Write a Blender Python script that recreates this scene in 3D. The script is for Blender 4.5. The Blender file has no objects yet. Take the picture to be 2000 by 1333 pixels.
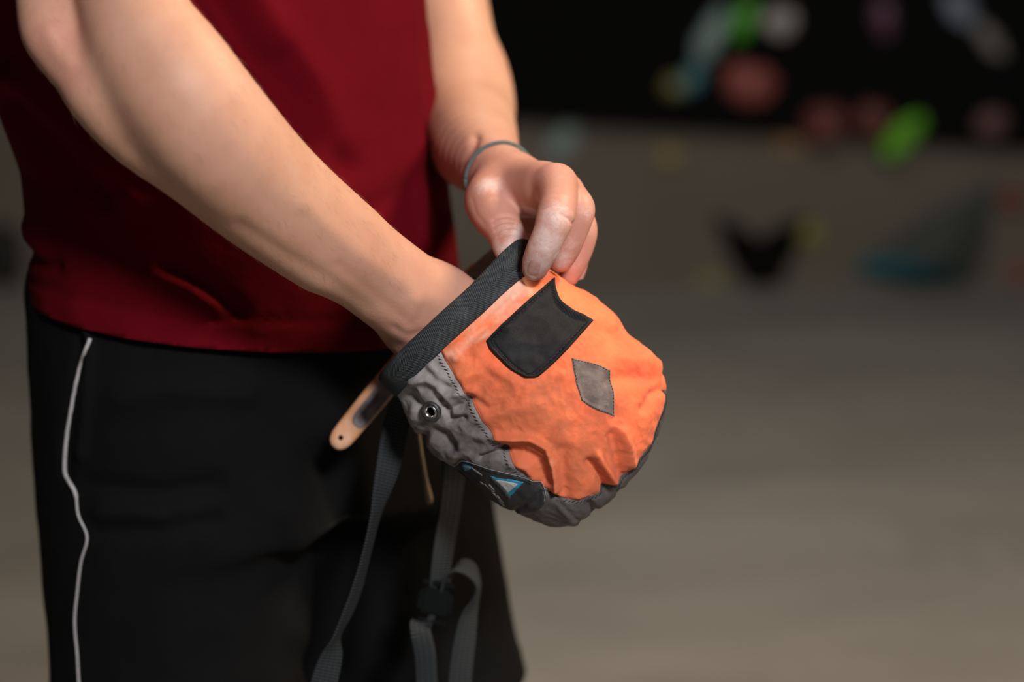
import bpy, bmesh, math, random
import numpy as np
from mathutils import Vector, Matrix
from mathutils.bvhtree import BVHTree

random.seed(7)
rng = np.random.default_rng(7)
scene = bpy.context.scene
COL = scene.collection
PI = math.pi

# ------------------------------------------------------------------ camera
FPX = 70.0 / 36.0 * 2000.0
PITCH = math.radians(12.0)
CAM = np.array([0.0, 0.0, 1.18])
RIGHT = np.array([1.0, 0.0, 0.0])
FWD = np.array([0.0, math.cos(PITCH), -math.sin(PITCH)])
UP = np.array([0.0, math.sin(PITCH), math.cos(PITCH)])
cam_data = bpy.data.cameras.new('camera')
cam = bpy.data.objects.new('camera', cam_data)
COL.objects.link(cam)
cam.location = CAM
cam.rotation_euler = (PI / 2 - PITCH, 0, 0)
cam_data.lens = 70.0
cam_data.sensor_width = 36.0
cam_data.clip_start = 0.05
cam_data.dof.use_dof = True
cam_data.dof.focus_distance = 1.295
cam_data.dof.aperture_fstop = 2.5
scene.camera = cam

# ------------------------------------------------------------------ world, lamps, exposure
world = bpy.data.worlds.new('gym_ambient')
scene.world = world
world.use_nodes = True
world.node_tree.nodes['Background'].inputs[0].default_value = (0.96, 0.97, 1.0, 1)
world.node_tree.nodes['Background'].inputs[1].default_value = 0.022
vs = scene.view_settings
vs.view_transform = 'Standard'
vs.look = 'None'
vs.exposure = 0.0
vs.gamma = 1.0
vs.use_curve_mapping = False


def lamp(name, loc, target, power, size, color):
    l = bpy.data.lights.new(name, 'AREA')
    l.shape = 'DISK'
    l.size = size
    l.energy = power
    l.color = color
    o = bpy.data.objects.new(name, l)
    COL.objects.link(o)
    o.location = loc
    o.rotation_euler = (Vector(target) - Vector(loc)).to_track_quat('-Z', 'Y').to_euler()
    return o


lamp('ceiling_lamp', (0.76, -0.95, 2.42), (-0.1, 1.4, 0.95), 82, 0.46, (1.0, 0.95, 0.90))
lamp('ceiling_lamp', (1.45, 1.75, 2.75), (0.0, 1.4, 0.95), 66, 0.5, (1.0, 0.76, 0.48))
lamp('ceiling_lamp', (0.0, 3.7, 3.3), (0.3, 4.2, 0.0), 27, 1.2, (1.0, 0.95, 0.89))


def P(x, y, d):
    """world point seen at photo pixel (x, y) at view depth d metres"""
    return CAM + d * ((x - 1000.0) / FPX * RIGHT + (666.5 - y) / FPX * UP + FWD)


def lin(r, g, b):
    def f(c):
        c /= 255.0
        return c / 12.92 if c <= 0.04045 else ((c + 0.055) / 1.055) ** 2.4
    return (f(r), f(g), f(b), 1.0)


# ------------------------------------------------------------------ noise (numpy)
_perm = np.random.default_rng(3).permutation(256)
_perm = np.concatenate([_perm, _perm, _perm])
_grad = np.random.default_rng(4).normal(size=(256, 3))
_grad /= np.linalg.norm(_grad, axis=1)[:, None]


def perlin(p):
    p = np.asarray(p, float)
    i = np.floor(p).astype(int)
    f = p - i
    u = f * f * f * (f * (f * 6 - 15) + 10)
    i &= 255
    out = 0
    for dx in (0, 1):
        for dy in (0, 1):
            for dz in (0, 1):
                h = _perm[_perm[_perm[i[:, 0] + dx] + i[:, 1] + dy] + i[:, 2] + dz]
                g = _grad[h]
                dot = (g * (f - np.array([dx, dy, dz]))).sum(1)
                w = ((u[:, 0] if dx else 1 - u[:, 0]) * (u[:, 1] if dy else 1 - u[:, 1]) * (u[:, 2] if dz else 1 - u[:, 2]))
                out = out + w * dot
    return out


def fbm(p, octv=4):
    s = 0
    a = 1.0
    for k in range(octv):
        s = s + a * perlin(p * (2.0 ** k) + 17.3 * k)
        a *= 0.5
    return s


# ------------------------------------------------------------------ materials
def mat_new(name):
    m = bpy.data.materials.new(name)
    m.use_nodes = True
    nt = m.node_tree
    return m, nt, nt.nodes['Principled BSDF']


def N(nt, kind, **kw):
    n = nt.nodes.new(kind)
    for k, v in kw.items():
        setattr(n, k, v)
    return n


def L(nt, a, b):
    nt.links.new(a, b)


def noise_node(nt, scale, detail=4, rough=0.55, vec=None, stretch=None):
    n = N(nt, 'ShaderNodeTexNoise')
    n.inputs['Scale'].default_value = scale
    n.inputs['Detail'].default_value = detail
    n.inputs['Roughness'].default_value = rough
    tc = N(nt, 'ShaderNodeTexCoord')
    src = tc.outputs[vec or 'Object']
    if stretch:
        mp = N(nt, 'ShaderNodeMapping')
        mp.inputs['Scale'].default_value = stretch
        L(nt, src, mp.inputs[0])
        src = mp.outputs[0]
    L(nt, src, n.inputs['Vector'])
    return n


def ramp(nt, fac, stops):
    r = N(nt, 'ShaderNodeValToRGB')
    el = r.color_ramp.elements
    while len(el) < len(stops):
        el.new(0.5)
    for e, (p, c) in zip(el, stops):
        e.position = p
        e.color = c
    L(nt, fac, r.inputs[0])
    return r


def mix(nt, fac, a, b, blend='MIX'):
    m = N(nt, 'ShaderNodeMix', data_type='RGBA', blend_type=blend)
    for sock, v in ((m.inputs[0], fac), (m.inputs[6], a), (m.inputs[7], b)):
        if hasattr(v, 'is_output'):
            L(nt, v, sock)
        else:
            sock.default_value = v
    return m.outputs[2]


def attr(nt, name):
    return N(nt, 'ShaderNodeAttribute', attribute_name=name).outputs['Fac']


def math_node(nt, op, a, b=None):
    m = N(nt, 'ShaderNodeMath', operation=op)
    for i, v in enumerate((a, b)):
        if v is None:
            continue
        if hasattr(v, 'is_output'):
            L(nt, v, m.inputs[i])
        else:
            m.inputs[i].default_value = v
    return m.outputs[0]


def bump(nt, bsdf, height, strength, dist, prev=None):
    b = N(nt, 'ShaderNodeBump')
    b.inputs['Strength'].default_value = strength
    b.inputs['Distance'].default_value = dist
    L(nt, height, b.inputs['Height'])
    if prev is not None:
        L(nt, prev, b.inputs['Normal'])
    L(nt, b.outputs[0], bsdf.inputs['Normal'])
    return b.outputs[0]


def simple_mat(name, c1, c2, scale=30, rough=0.7, bump_s=0.0, bump_scale=200, bump_d=0.001, metallic=0.0, spec=0.5, sheen=0.0):
    m, nt, bs = mat_new(name)
    n = noise_node(nt, scale)
    r = ramp(nt, n.outputs['Fac'], [(0.35, c1), (0.65, c2)])
    L(nt, r.outputs[0], bs.inputs['Base Color'])
    bs.inputs['Roughness'].default_value = rough
    bs.inputs['Metallic'].default_value = metallic
    bs.inputs['Specular IOR Level'].default_value = spec
    if sheen:
        bs.inputs['Sheen Weight'].default_value = sheen
    if bump_s:
        nb = noise_node(nt, bump_scale, 3)
        bump(nt, bs, nb.outputs['Fac'], bump_s, bump_d)
    return m


def weave_height(nt, ku, kv, twill=0.0, chevron=0.0):
    """thread pattern from the UV map (metres)"""
    uv = N(nt, 'ShaderNodeUVMap')
    sp = N(nt, 'ShaderNodeSeparateXYZ')
    L(nt, uv.outputs[0], sp.inputs[0])
    u, v = sp.outputs[0], sp.outputs[1]
    vv = v
    if chevron:
        vv = math_node(nt, 'PINGPONG', v, chevron)
    ph = math_node(nt, 'ADD', math_node(nt, 'MULTIPLY', u, ku), math_node(nt, 'MULTIPLY', vv, twill))
    a = math_node(nt, 'SINE', ph)
    b = math_node(nt, 'SINE', math_node(nt, 'MULTIPLY', v, kv))
    return math_node(nt, 'ADD', a, math_node(nt, 'MULTIPLY', b, 0.35))


# skin -------------------------------------------------------------
def make_skin():
    m, nt, bs = mat_new('skin')
    n1 = noise_node(nt, 22, 5, 0.6)
    base = ramp(nt, n1.outputs['Fac'], [(0.3, (0.51, 0.270, 0.19, 1)), (0.55, (0.575, 0.325, 0.235, 1)), (0.75, (0.59, 0.355, 0.265, 1))])
    n2 = noise_node(nt, 260, 3)
    c = mix(nt, math_node(nt, 'MULTIPLY', n2.outputs['Fac'], 0.22), base.outputs[0], (0.42, 0.2, 0.13, 1))
    c = mix(nt, attr(nt, 'redness'), c, (0.53, 0.225, 0.195, 1))
    # chalk: patchy white magnesia over the skin
    n3 = noise_node(nt, 190, 6, 0.7)
    n4 = noise_node(nt, 900, 4, 0.7)
    cm = math_node(nt, 'ADD', math_node(nt, 'MULTIPLY', n3.outputs['Fac'], 0.75), math_node(nt, 'MULTIPLY', n4.outputs['Fac'], 0.35))
    cm = math_node(nt, 'ADD', math_node(nt, 'SUBTRACT', cm, 0.95), math_node(nt, 'MULTIPLY', attr(nt, 'chalk'), 1.55))
    cr = ramp(nt, cm, [(0.0, (0, 0, 0, 1)), (0.18, (0.22, 0.22, 0.22, 1)), (0.55, (0.85, 0.85, 0.85, 1))])
    c = mix(nt, cr.outputs[0], c, (0.74, 0.60, 0.60, 1))
    L(nt, c, bs.inputs['Base Color'])
    rr = ramp(nt, cr.outputs[0], [(0, (0.50,) * 3 + (1,)), (1, (0.85,) * 3 + (1,))])
    L(nt, rr.outputs[0], bs.inputs['Roughness'])
    bs.inputs['Specular IOR Level'].default_value = 0.35
    bs.inputs['Subsurface Weight'].default_value = 0.25
    bs.inputs['Subsurface Radius'].default_value = (1.0, 0.35, 0.2)
    bs.inputs['Subsurface Scale'].default_value = 0.004
    vor = N(nt, 'ShaderNodeTexVoronoi', feature='DISTANCE_TO_EDGE')
    vor.inputs['Scale'].default_value = 900
    tc = N(nt, 'ShaderNodeTexCoord')
    L(nt, tc.outputs['Object'], vor.inputs['Vector'])
    b1 = bump(nt, bs, vor.outputs['Distance'], 0.10, 0.0006)
    nb = noise_node(nt, 520, 5, 0.65)
    bump(nt, bs, nb.outputs['Fac'], 0.26, 0.0008, b1)
    return m


M = {}
M['skin'] = make_skin()


def make_cloth(name, c1, c2, rough, sheen, thread=1500, bs_=0.25, spec=0.2):
    m, nt, bs = mat_new(name)
    n = noise_node(nt, 14, 5)
    r = ramp(nt, n.outputs['Fac'], [(0.35, c1), (0.68, c2)])
    nf = noise_node(nt, 700, 2)
    c = mix(nt, math_node(nt, 'MULTIPLY', nf.outputs['Fac'], 0.35), r.outputs[0], tuple(x * 0.55 for x in c1[:3]) + (1,))
    L(nt, c, bs.inputs['Base Color'])
    bs.inputs['Roughness'].default_value = rough
    bs.inputs['Specular IOR Level'].default_value = spec
    bs.inputs['Sheen Weight'].default_value = sheen
    bs.inputs['Sheen Roughness'].default_value = 0.5
    w = noise_node(nt, thread, 2, stretch=(1, 1, 0.35))
    b1 = bump(nt, bs, w.outputs['Fac'], bs_, 0.0005)
    w2 = noise_node(nt, 60, 3)
    bump(nt, bs, w2.outputs['Fac'], 0.18, 0.004, b1)
    return m


M['shirt'] = make_cloth('maroon_jersey', (0.098, 0.0016, 0.0060, 1), (0.118, 0.0021, 0.0074, 1), 0.95, 0.0, 1500, 0.25, 0.06)
M['shorts'] = make_cloth('black_polyester', (0.0036, 0.0038, 0.0045, 1), (0.0050, 0.0053, 0.0062, 1), 0.85, 0.0, 1200, 0.2, 0.10)
M['piping'] = simple_mat('grey_piping', (0.34, 0.34, 0.36, 1), (0.42, 0.42, 0.44, 1), 300, 0.6)
M['hair'] = simple_mat('brown_hair', (0.03, 0.017, 0.01, 1), (0.05, 0.028, 0.016, 1), 60, 0.6)
M['arm_hair'] = simple_mat('fine_hair', (0.24, 0.13, 0.06, 1), (0.32, 0.18, 0.09, 1), 60, 0.5)
M['sock'] = simple_mat('grey_rubber', (0.02, 0.02, 0.022, 1), (0.04, 0.04, 0.042, 1), 60, 0.6)
M['band'] = simple_mat('grey_elastic', (0.075, 0.105, 0.115, 1), (0.10, 0.135, 0.145, 1), 300, 0.85, 0.4, 2500, 0.0004)
M['nail'] = simple_mat('finger_nail', (0.52, 0.29, 0.27, 1), (0.60, 0.36, 0.33, 1), 300, 0.38)
M['chalk'] = simple_mat('chalk_dust', (0.66, 0.55, 0.52, 1), (0.72, 0.66, 0.64, 1), 300, 0.95)


def make_orange():
    m, nt, bs = mat_new('orange_ripstop')
    n = noise_node(nt, 20, 6, 0.62)
    r = ramp(nt, n.outputs['Fac'], [(0.25, (0.82, 0.130, 0.060, 1)), (0.5, (0.92, 0.190, 0.078, 1)), (0.72, (0.97, 0.26, 0.105, 1))])
    # dull grey grime in blotches, plus lower-left shade painted in through the mask
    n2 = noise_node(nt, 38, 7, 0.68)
    d = math_node(nt, 'ADD', math_node(nt, 'SUBTRACT', n2.outputs['Fac'], 0.55), math_node(nt, 'MULTIPLY', attr(nt, 'dirt_shade'), 0.37))
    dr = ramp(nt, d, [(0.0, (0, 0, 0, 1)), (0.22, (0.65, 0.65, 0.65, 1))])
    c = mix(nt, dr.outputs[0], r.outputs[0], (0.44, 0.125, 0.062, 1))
    n3 = noise_node(nt, 60, 7, 0.7)
    k = math_node(nt, 'ADD', math_node(nt, 'SUBTRACT', n3.outputs['Fac'], 0.76), math_node(nt, 'MULTIPLY', attr(nt, 'chalk'), 0.72))
    kr = ramp(nt, k, [(0.0, (0, 0, 0, 1)), (0.42, (0.9, 0.9, 0.9, 1))])
    c = mix(nt, kr.outputs[0], c, (0.86, 0.52, 0.40, 1))
    n5 = noise_node(nt, 900, 3, 0.6)
    sp = ramp(nt, n5.outputs['Fac'], [(0.70, (0, 0, 0, 1)), (0.80, (0.35, 0.35, 0.35, 1))])
    c = mix(nt, sp.outputs[0], c, (0.9, 0.66, 0.55, 1))
    L(nt, c, bs.inputs['Base Color'])
    bs.inputs['Roughness'].default_value = 0.72
    bs.inputs['Specular IOR Level'].default_value = 0.25
    bs.inputs['Sheen Weight'].default_value = 0.08
    w = noise_node(nt, 2600, 2)
    b1 = bump(nt, bs, w.outputs['Fac'], 0.2, 0.0003)
    nb = noise_node(nt, 130, 5, 0.6)
    bump(nt, bs, nb.outputs['Fac'], 0.20, 0.0022, b1)
    return m


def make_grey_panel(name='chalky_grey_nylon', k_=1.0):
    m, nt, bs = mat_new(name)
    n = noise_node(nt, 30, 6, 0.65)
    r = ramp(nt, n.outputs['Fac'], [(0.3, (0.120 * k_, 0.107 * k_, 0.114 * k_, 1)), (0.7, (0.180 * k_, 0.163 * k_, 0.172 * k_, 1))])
    n3 = noise_node(nt, 55, 7, 0.7)
    k = math_node(nt, 'ADD', math_node(nt, 'SUBTRACT', n3.outputs['Fac'], 0.72), math_node(nt, 'MULTIPLY', attr(nt, 'chalk'), 0.50))
    kr = ramp(nt, k, [(0.0, (0, 0, 0, 1)), (0.4, (0.7, 0.7, 0.7, 1))])
    c = mix(nt, kr.outputs[0], r.outputs[0], (0.42, 0.40, 0.405, 1))
    n5 = noise_node(nt, 1500, 3, 0.6)
    sp = ramp(nt, n5.outputs['Fac'], [(0.62, (0, 0, 0, 1)), (0.75, (0.5, 0.5, 0.5, 1))])
    c = mix(nt, sp.outputs[0], c, (0.46, 0.44, 0.44, 1))
    L(nt, c, bs.inputs['Base Color'])
    bs.inputs['Roughness'].default_value = 0.62
    bs.inputs['Specular IOR Level'].default_value = 0.4
    w = noise_node(nt, 2400, 2)
    b1 = bump(nt, bs, w.outputs['Fac'], 0.25, 0.0003)
    nb = noise_node(nt, 150, 5, 0.6)
    bump(nt, bs, nb.outputs['Fac'], 0.22, 0.002, b1)
    return m


def make_binding():
    m, nt, bs = mat_new('herringbone_tape')
    h = weave_height(nt, 2 * PI / 0.0022, 2 * PI / 0.0011, 2 * PI / 0.00125, 0.0105)
    hr = ramp(nt, math_node(nt, 'ADD', math_node(nt, 'MULTIPLY', h, 0.37), 0.5), [(0.15, (0.014, 0.017, 0.020, 1)), (0.85, (0.068, 0.078, 0.088, 1))])
    n = noise_node(nt, 70, 6, 0.65)
    k = ramp(nt, n.outputs['Fac'], [(0.5, (0, 0, 0, 1)), (0.85, (0.35, 0.35, 0.35, 1))])
    c = mix(nt, k.outputs[0], hr.outputs[0], (0.20, 0.21, 0.215, 1))
    L(nt, c, bs.inputs['Base Color'])
    bs.inputs['Roughness'].default_value = 0.8
    bs.inputs['Specular IOR Level'].default_value = 0.15
    bump(nt, bs, h, 0.55, 0.0003)
    return m


def make_webbing():
    m, nt, bs = mat_new('grey_webbing')
    h = weave_height(nt, 2 * PI / 0.0022, 2 * PI / 0.004)
    hr = ramp(nt, math_node(nt, 'ADD', math_node(nt, 'MULTIPLY', h, 0.37), 0.5), [(0.1, (0.010, 0.012, 0.0145, 1)), (0.9, (0.034, 0.040, 0.046, 1))])
    n = noise_node(nt, 60, 5)
    c = mix(nt, math_node(nt, 'MULTIPLY', n.outputs['Fac'], 0.25), hr.outputs[0], (0.045, 0.049, 0.054, 1))
    L(nt, c, bs.inputs['Base Color'])
    bs.inputs['Roughness'].default_value = 0.8
    bs.inputs['Specular IOR Level'].default_value = 0.15
    bump(nt, bs, h, 0.7, 0.0005)
    return m


def make_patch():
    m, nt, bs = mat_new('black_loop_patch')
    h = weave_height(nt, 2 * PI / 0.00085, 2 * PI / 0.0009)
    hr = ramp(nt, math_node(nt, 'ADD', math_node(nt, 'MULTIPLY', h, 0.37), 0.5), [(0.1, (0.0085, 0.009, 0.011, 1)), (0.9, (0.019, 0.020, 0.024, 1))])
    n = noise_node(nt, 45, 7, 0.7)
    k = ramp(nt, n.outputs['Fac'], [(0.5, (0, 0, 0, 1)), (0.78, (0.35, 0.35, 0.35, 1))])
    c = mix(nt, k.outputs[0], hr.outputs[0], (0.050, 0.054, 0.064, 1))
    L(nt, c, bs.inputs['Base Color'])
    bs.inputs['Roughness'].default_value = 0.7
    bs.inputs['Specular IOR Level'].default_value = 0.15
    nb = noise_node(nt, 1800, 3)
    b1 = bump(nt, bs, nb.outputs['Fac'], 0.4, 0.0006)
    bump(nt, bs, h, 0.25, 0.0003, b1)
    return m


def make_wood():
    m, nt, bs = mat_new('beech_wood')
    n = noise_node(nt, 60, 5, 0.6, stretch=(1, 1, 0.12))
    r = ramp(nt, n.outputs['Fac'], [(0.3, (0.50, 0.235, 0.115, 1)), (0.7, (0.62, 0.33, 0.19, 1))])
    n2 = noise_node(nt, 90, 5)
    k = ramp(nt, n2.outputs['Fac'], [(0.52, (0, 0, 0, 1)), (0.75, (0.6, 0.6, 0.6, 1))])
    c = mix(nt, k.outputs[0], r.outputs[0], (0.62, 0.46, 0.40, 1))
    L(nt, c, bs.inputs['Base Color'])
    bs.inputs['Roughness'].default_value = 0.55
    return m


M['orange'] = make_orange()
M['grey_panel'] = make_grey_panel()
M['base_nylon'] = make_grey_panel('shaded_grey_nylon', 0.6)  # same grey nylon darkened, the underside's shade put into its colour
M['binding'] = make_binding()
M['webbing'] = make_webbing()
M['patch'] = make_patch()
M['wood'] = make_wood()
M['inlay'] = simple_mat('worn_purple_grip', (0.15, 0.12, 0.145, 1), (0.30, 0.265, 0.29, 1), 120, 0.55, 0.3, 400, 0.0006)
M['diamond'] = simple_mat('grey_brown_suede', (0.115, 0.088, 0.085, 1), (0.20, 0.160, 0.152, 1), 130, 0.85, 0.5, 900, 0.0006)
M['label_black'] = simple_mat('black_woven_label', (0.013, 0.014, 0.018, 1), (0.030, 0.032, 0.038, 1), 70, 0.6, 0.35, 1500, 0.0004)
M['label_white'] = simple_mat('white_thread', (0.42, 0.43, 0.45, 1), (0.55, 0.56, 0.58, 1), 400, 0.7, 0.3, 1800, 0.0003)
M['label_blue'] = simple_mat('blue_thread', (0.012, 0.19, 0.36, 1), (0.02, 0.25, 0.44, 1), 400, 0.7, 0.3, 1800, 0.0003)
M['label_grey'] = simple_mat('grey_thread', (0.16, 0.16, 0.17, 1), (0.30, 0.30, 0.31, 1), 500, 0.7, 0.3, 1800, 0.0003)
M['thread'] = simple_mat('dark_thread', (0.012, 0.012, 0.014, 1), (0.024, 0.024, 0.027, 1), 300, 0.7)
M['metal'] = simple_mat('worn_steel', (0.42, 0.41, 0.40, 1), (0.62, 0.61, 0.60, 1), 300, 0.28, metallic=1.0)
M['dark_metal'] = simple_mat('blackened_eyelet', (0.030, 0.030, 0.033, 1), (0.07, 0.07, 0.075, 1), 200, 0.45, metallic=0.4)
M['lining'] = simple_mat('dark_fleece', (0.05, 0.048, 0.05, 1), (0.09, 0.088, 0.09, 1), 200, 0.95, 0.6, 900, 0.002)
M['plastic'] = simple_mat('black_plastic', (0.0018, 0.0028, 0.003, 1), (0.003, 0.0044, 0.0048, 1), 50, 0.6, spec=0.06)
M['sleeve'] = simple_mat('grey_elastic_sleeve', (0.21, 0.22, 0.225, 1), (0.28, 0.29, 0.295, 1), 200, 0.85, 0.3, 1500, 0.0005, spec=0.2)
M['void'] = simple_mat('matt_black', (0.001, 0.001, 0.001, 1), (0.002, 0.002, 0.002, 1), 50, 0.95, spec=0.0)
M['cord'] = simple_mat('beige_cord', (0.20, 0.145, 0.105, 1), (0.27, 0.20, 0.15, 1), 300, 0.8)

# ------------------------------------------------------------------ mesh helpers


def tag(o, label=None, cat=None, group=None, kind=None):
    if label:
        o['label'] = label
    if cat:
        o['category'] = cat
    if group:
        o['group'] = group
    if kind:
        o['kind'] = kind
    return o


def link(o, parent=None):
    COL.objects.link(o)
    if parent is not None:
        o.parent = parent
        o.matrix_parent_inverse = parent.matrix_world.inverted()
    return o


def mesh_obj(name, verts, faces, m, parent=None, smooth=True, uv=None):
    me = bpy.data.meshes.new(name)
    me.from_pydata([tuple(v) for v in verts] if not isinstance(verts, np.ndarray) else verts.tolist(), [],
                   faces if not isinstance(faces, np.ndarray) else faces.tolist())
    me.materials.append(m)
    if smooth:
        me.polygons.foreach_set('use_smooth', [True] * len(me.polygons))
    if uv is not None:
        lay = me.uv_layers.new(name='UVMap')
        li = np.empty(len(me.loops), dtype=np.int32)
        me.loops.foreach_get('vertex_index', li)
        lay.data.foreach_set('uv', np.asarray(uv, np.float32)[li].ravel())
    me.update()
    o = bpy.data.objects.new(name, me)
    return link(o, parent)


def empty(name, loc):
    o = bpy.data.objects.new(name, None)
    o.location = tuple(loc)
    o.empty_display_size = 0.05
    COL.objects.link(o)
    o.matrix_world = Matrix.Translation(Vector(tuple(loc)))
    return o


def fattr(o, name, vals):
    a = o.data.attributes.new(name, 'FLOAT', 'POINT')
    a.data.foreach_set('value', np.asarray(vals, np.float32))


def catmull(pts, n):
    pts = np.asarray(pts, float)
    ext = np.vstack([2 * pts[0] - pts[1], pts, 2 * pts[-1] - pts[-2]])
    out = []
    for i in range(len(pts) - 1):
        p0, p1, p2, p3 = ext[i:i + 4]
        for k in range(n):
            t = k / n
            out.append(0.5 * ((2 * p1) + (-p0 + p2) * t + (2 * p0 - 5 * p1 + 4 * p2 - p3) * t * t + (-p0 + 3 * p1 - 3 * p2 + p3) * t ** 3))
    out.append(pts[-1])
    return np.array(out)


# ---- implicit surfaces
class Chain:
    """soft tube through (x, y, z, r) nodes; optionally flattened along axis n"""

    def __init__(self, nodes, sub=3, n=None, s=1.0):
        self.q = catmull(nodes, sub)
        self.raw = self.q.copy()
        self.n = None if n is None else np.asarray(n, float) / np.linalg.norm(n)
        self.s = s
        r = self.q[:, 3].max() + 0.02
        self.lo = self.q[:, :3].min(0) - r
        self.hi = self.q[:, :3].max(0) + r
        if self.n is not None:
            c = self.q[:, :3]
            self.q[:, :3] = c + ((self.s - 1) * (c @ self.n))[:, None] * self.n

    def __call__(self, p):
        out = np.full(len(p), 0.05)
        msk = ((p > self.lo) & (p < self.hi)).all(1)
        pp = p[msk]
        if len(pp) == 0:
            return out
        if self.n is not None:
            pp = pp + ((self.s - 1) * (pp @ self.n))[:, None] * self.n
        best = np.full(len(pp), 1.0)
        q = self.q
        for i in range(len(q) - 1):
            a, b = q[i], q[i + 1]
            ba = b[:3] - a[:3]
            t = np.clip(((pp - a[:3]) @ ba) / max(ba @ ba, 1e-12), 0, 1)
            v = pp - a[:3] - t[:, None] * ba
            best = np.minimum(best, np.sqrt((v * v).sum(1)) - (a[3] + (b[3] - a[3]) * t))
        out[msk] = best
        return out


def smin(a, b, k):
    h = np.clip(0.5 + 0.5 * (b - a) / k, 0, 1)
    return b + (a - b) * h - k * h * (1 - h)


def px_chain(nodes, sub=3, s=1.0, n=None):
    out = []
    for x, y, d, rp in nodes:
        out.append(list(P(x, y, d)) + [rp * d / FPX])
    return Chain(out, sub, FWD if (n is None and s != 1.0) else n, s)


def polygonise(field, lo, hi, h, coarse=5, smooth=3):
    """surface nets on a narrow band; returns verts, quads"""
    lo = np.asarray(lo, float)
    hi = np.asarray(hi, float)
    H = h * coarse
    nc = np.ceil((hi - lo) / H).astype(int) + 1
    ax = [lo[i] + H * (np.arange(nc[i]) + 0.5) for i in range(3)]
    g = np.stack(np.meshgrid(*ax, indexing='ij'), -1).reshape(-1, 3)
    dc = field(g).reshape(nc)
    near = np.abs(dc) < H * 1.6
    nf = nc * coarse
    F = np.repeat(np.repeat(np.repeat(dc.astype(np.float32), coarse, 0), coarse, 1), coarse, 2)
    idx = np.argwhere(np.repeat(np.repeat(np.repeat(near, coarse, 0), coarse, 1), coarse, 2)).astype(np.int32)
    for s in range(0, len(idx), 400000):
        ii = idx[s:s + 400000]
        F[ii[:, 0], ii[:, 1], ii[:, 2]] = field(lo + h * (ii + 0.5))
    S = F < 0
    # active cells
    c = S[:-1, :-1, :-1].astype(np.int8)
    tot = c.copy()
    for dx in (0, 1):
        for dy in (0, 1):
            for dz in (0, 1):
                if dx + dy + dz:
                    tot = tot + S[dx:nf[0] - 1 + dx, dy:nf[1] - 1 + dy, dz:nf[2] - 1 + dz]
    act = (tot > 0) & (tot < 8)
    ci = np.argwhere(act)
    vid = np.full(act.shape, -1, np.int32)
    vid[act] = np.arange(len(ci))
    acc = np.zeros((len(ci), 3))
    cnt = np.zeros(len(ci))
    corners = [(0, 0, 0), (1, 0, 0), (0, 1, 0), (1, 1, 0), (0, 0, 1), (1, 0, 1), (0, 1, 1), (1, 1, 1)]
    edges = [(0, 1), (2, 3), (4, 5), (6, 7), (0, 2), (1, 3), (4, 6), (5, 7), (0, 4), (1, 5), (2, 6), (3, 7)]
    cv = [F[ci[:, 0] + o[0], ci[:, 1] + o[1], ci[:, 2] + o[2]] for o in corners]
    for a, b in edges:
        fa, fb = cv[a], cv[b]
        m = (fa < 0) != (fb < 0)
        t = fa[m] / (fa[m] - fb[m])
        pa = np.array(corners[a], float)
        pb = np.array(corners[b], float)
        acc[m] += pa + t[:, None] * (pb - pa)
        cnt[m] += 1
    v = lo + h * (ci + 0.5 + acc / cnt[:, None])
    quads = []
    for axis in range(3):
        o1, o2 = [(1, 2), (2, 0), (0, 1)][axis]
        sl0 = [slice(None)] * 3
        sl1 = [slice(None)] * 3
        sl0[axis] = slice(0, -1)
        sl1[axis] = slice(1, None)
        A = S[tuple(sl0)]
        B = S[tuple(sl1)]
        e = np.argwhere(A != B)
        e = e[(e[:, o1] > 0) & (e[:, o2] > 0) & (e[:, o1] < nf[o1] - 1) & (e[:, o2] < nf[o2] - 1)]
        sgn = A[e[:, 0], e[:, 1], e[:, 2]]
        q = []
        for d1, d2 in ((0, 0), (-1, 0), (-1, -1), (0, -1)):
            cc = e.copy()
            cc[:, o1] += d1
            cc[:, o2] += d2
            q.append(vid[cc[:, 0], cc[:, 1], cc[:, 2]])
        q = np.stack(q, 1)
        q[~sgn] = q[~sgn][:, ::-1]
        quads.append(q)
    q = np.vstack(quads)
    q = q[(q >= 0).all(1)]
    for _ in range(smooth):
        v = relax(v, q, 0.5)
    return v, q


def relax(v, q, f):
    acc = np.zeros_like(v)
    cnt = np.zeros(len(v))
    for a, b in ((0, 1), (1, 2), (2, 3), (3, 0)):
        for i, j in ((a, b), (b, a)):
            for k in range(3):
                acc[:, k] += np.bincount(q[:, i], v[q[:, j], k], len(v))
            cnt += np.bincount(q[:, i], minlength=len(v))
    return v + f * (acc / np.maximum(cnt, 1)[:, None] - v)


def vnormals(v, q):
    n = np.cross(v[q[:, 2]] - v[q[:, 0]], v[q[:, 3]] - v[q[:, 1]])
    out = np.zeros_like(v)
    for i in range(4):
        for k in range(3):
            out[:, k] += np.bincount(q[:, i], n[:, k], len(v))
    return out / np.maximum(np.linalg.norm(out, axis=1), 1e-12)[:, None]


def project(v):
    r = v - CAM
    d = r @ FWD
    return np.stack([1000 + FPX * (r @ RIGHT) / d, 666.5 - FPX * (r @ UP) / d, d], 1)


def seg_dist(xy, pts):
    """distance of 2D points to a polyline"""
    best = np.full(len(xy), 1e9)
    pts = np.asarray(pts, float)
    for a, b in zip(pts[:-1], pts[1:]):
        ba = b - a
        t = np.clip(((xy - a) @ ba) / max(ba @ ba, 1e-9), 0, 1)
        best = np.minimum(best, np.linalg.norm(xy - a - t[:, None] * ba, axis=1))
    return best


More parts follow.
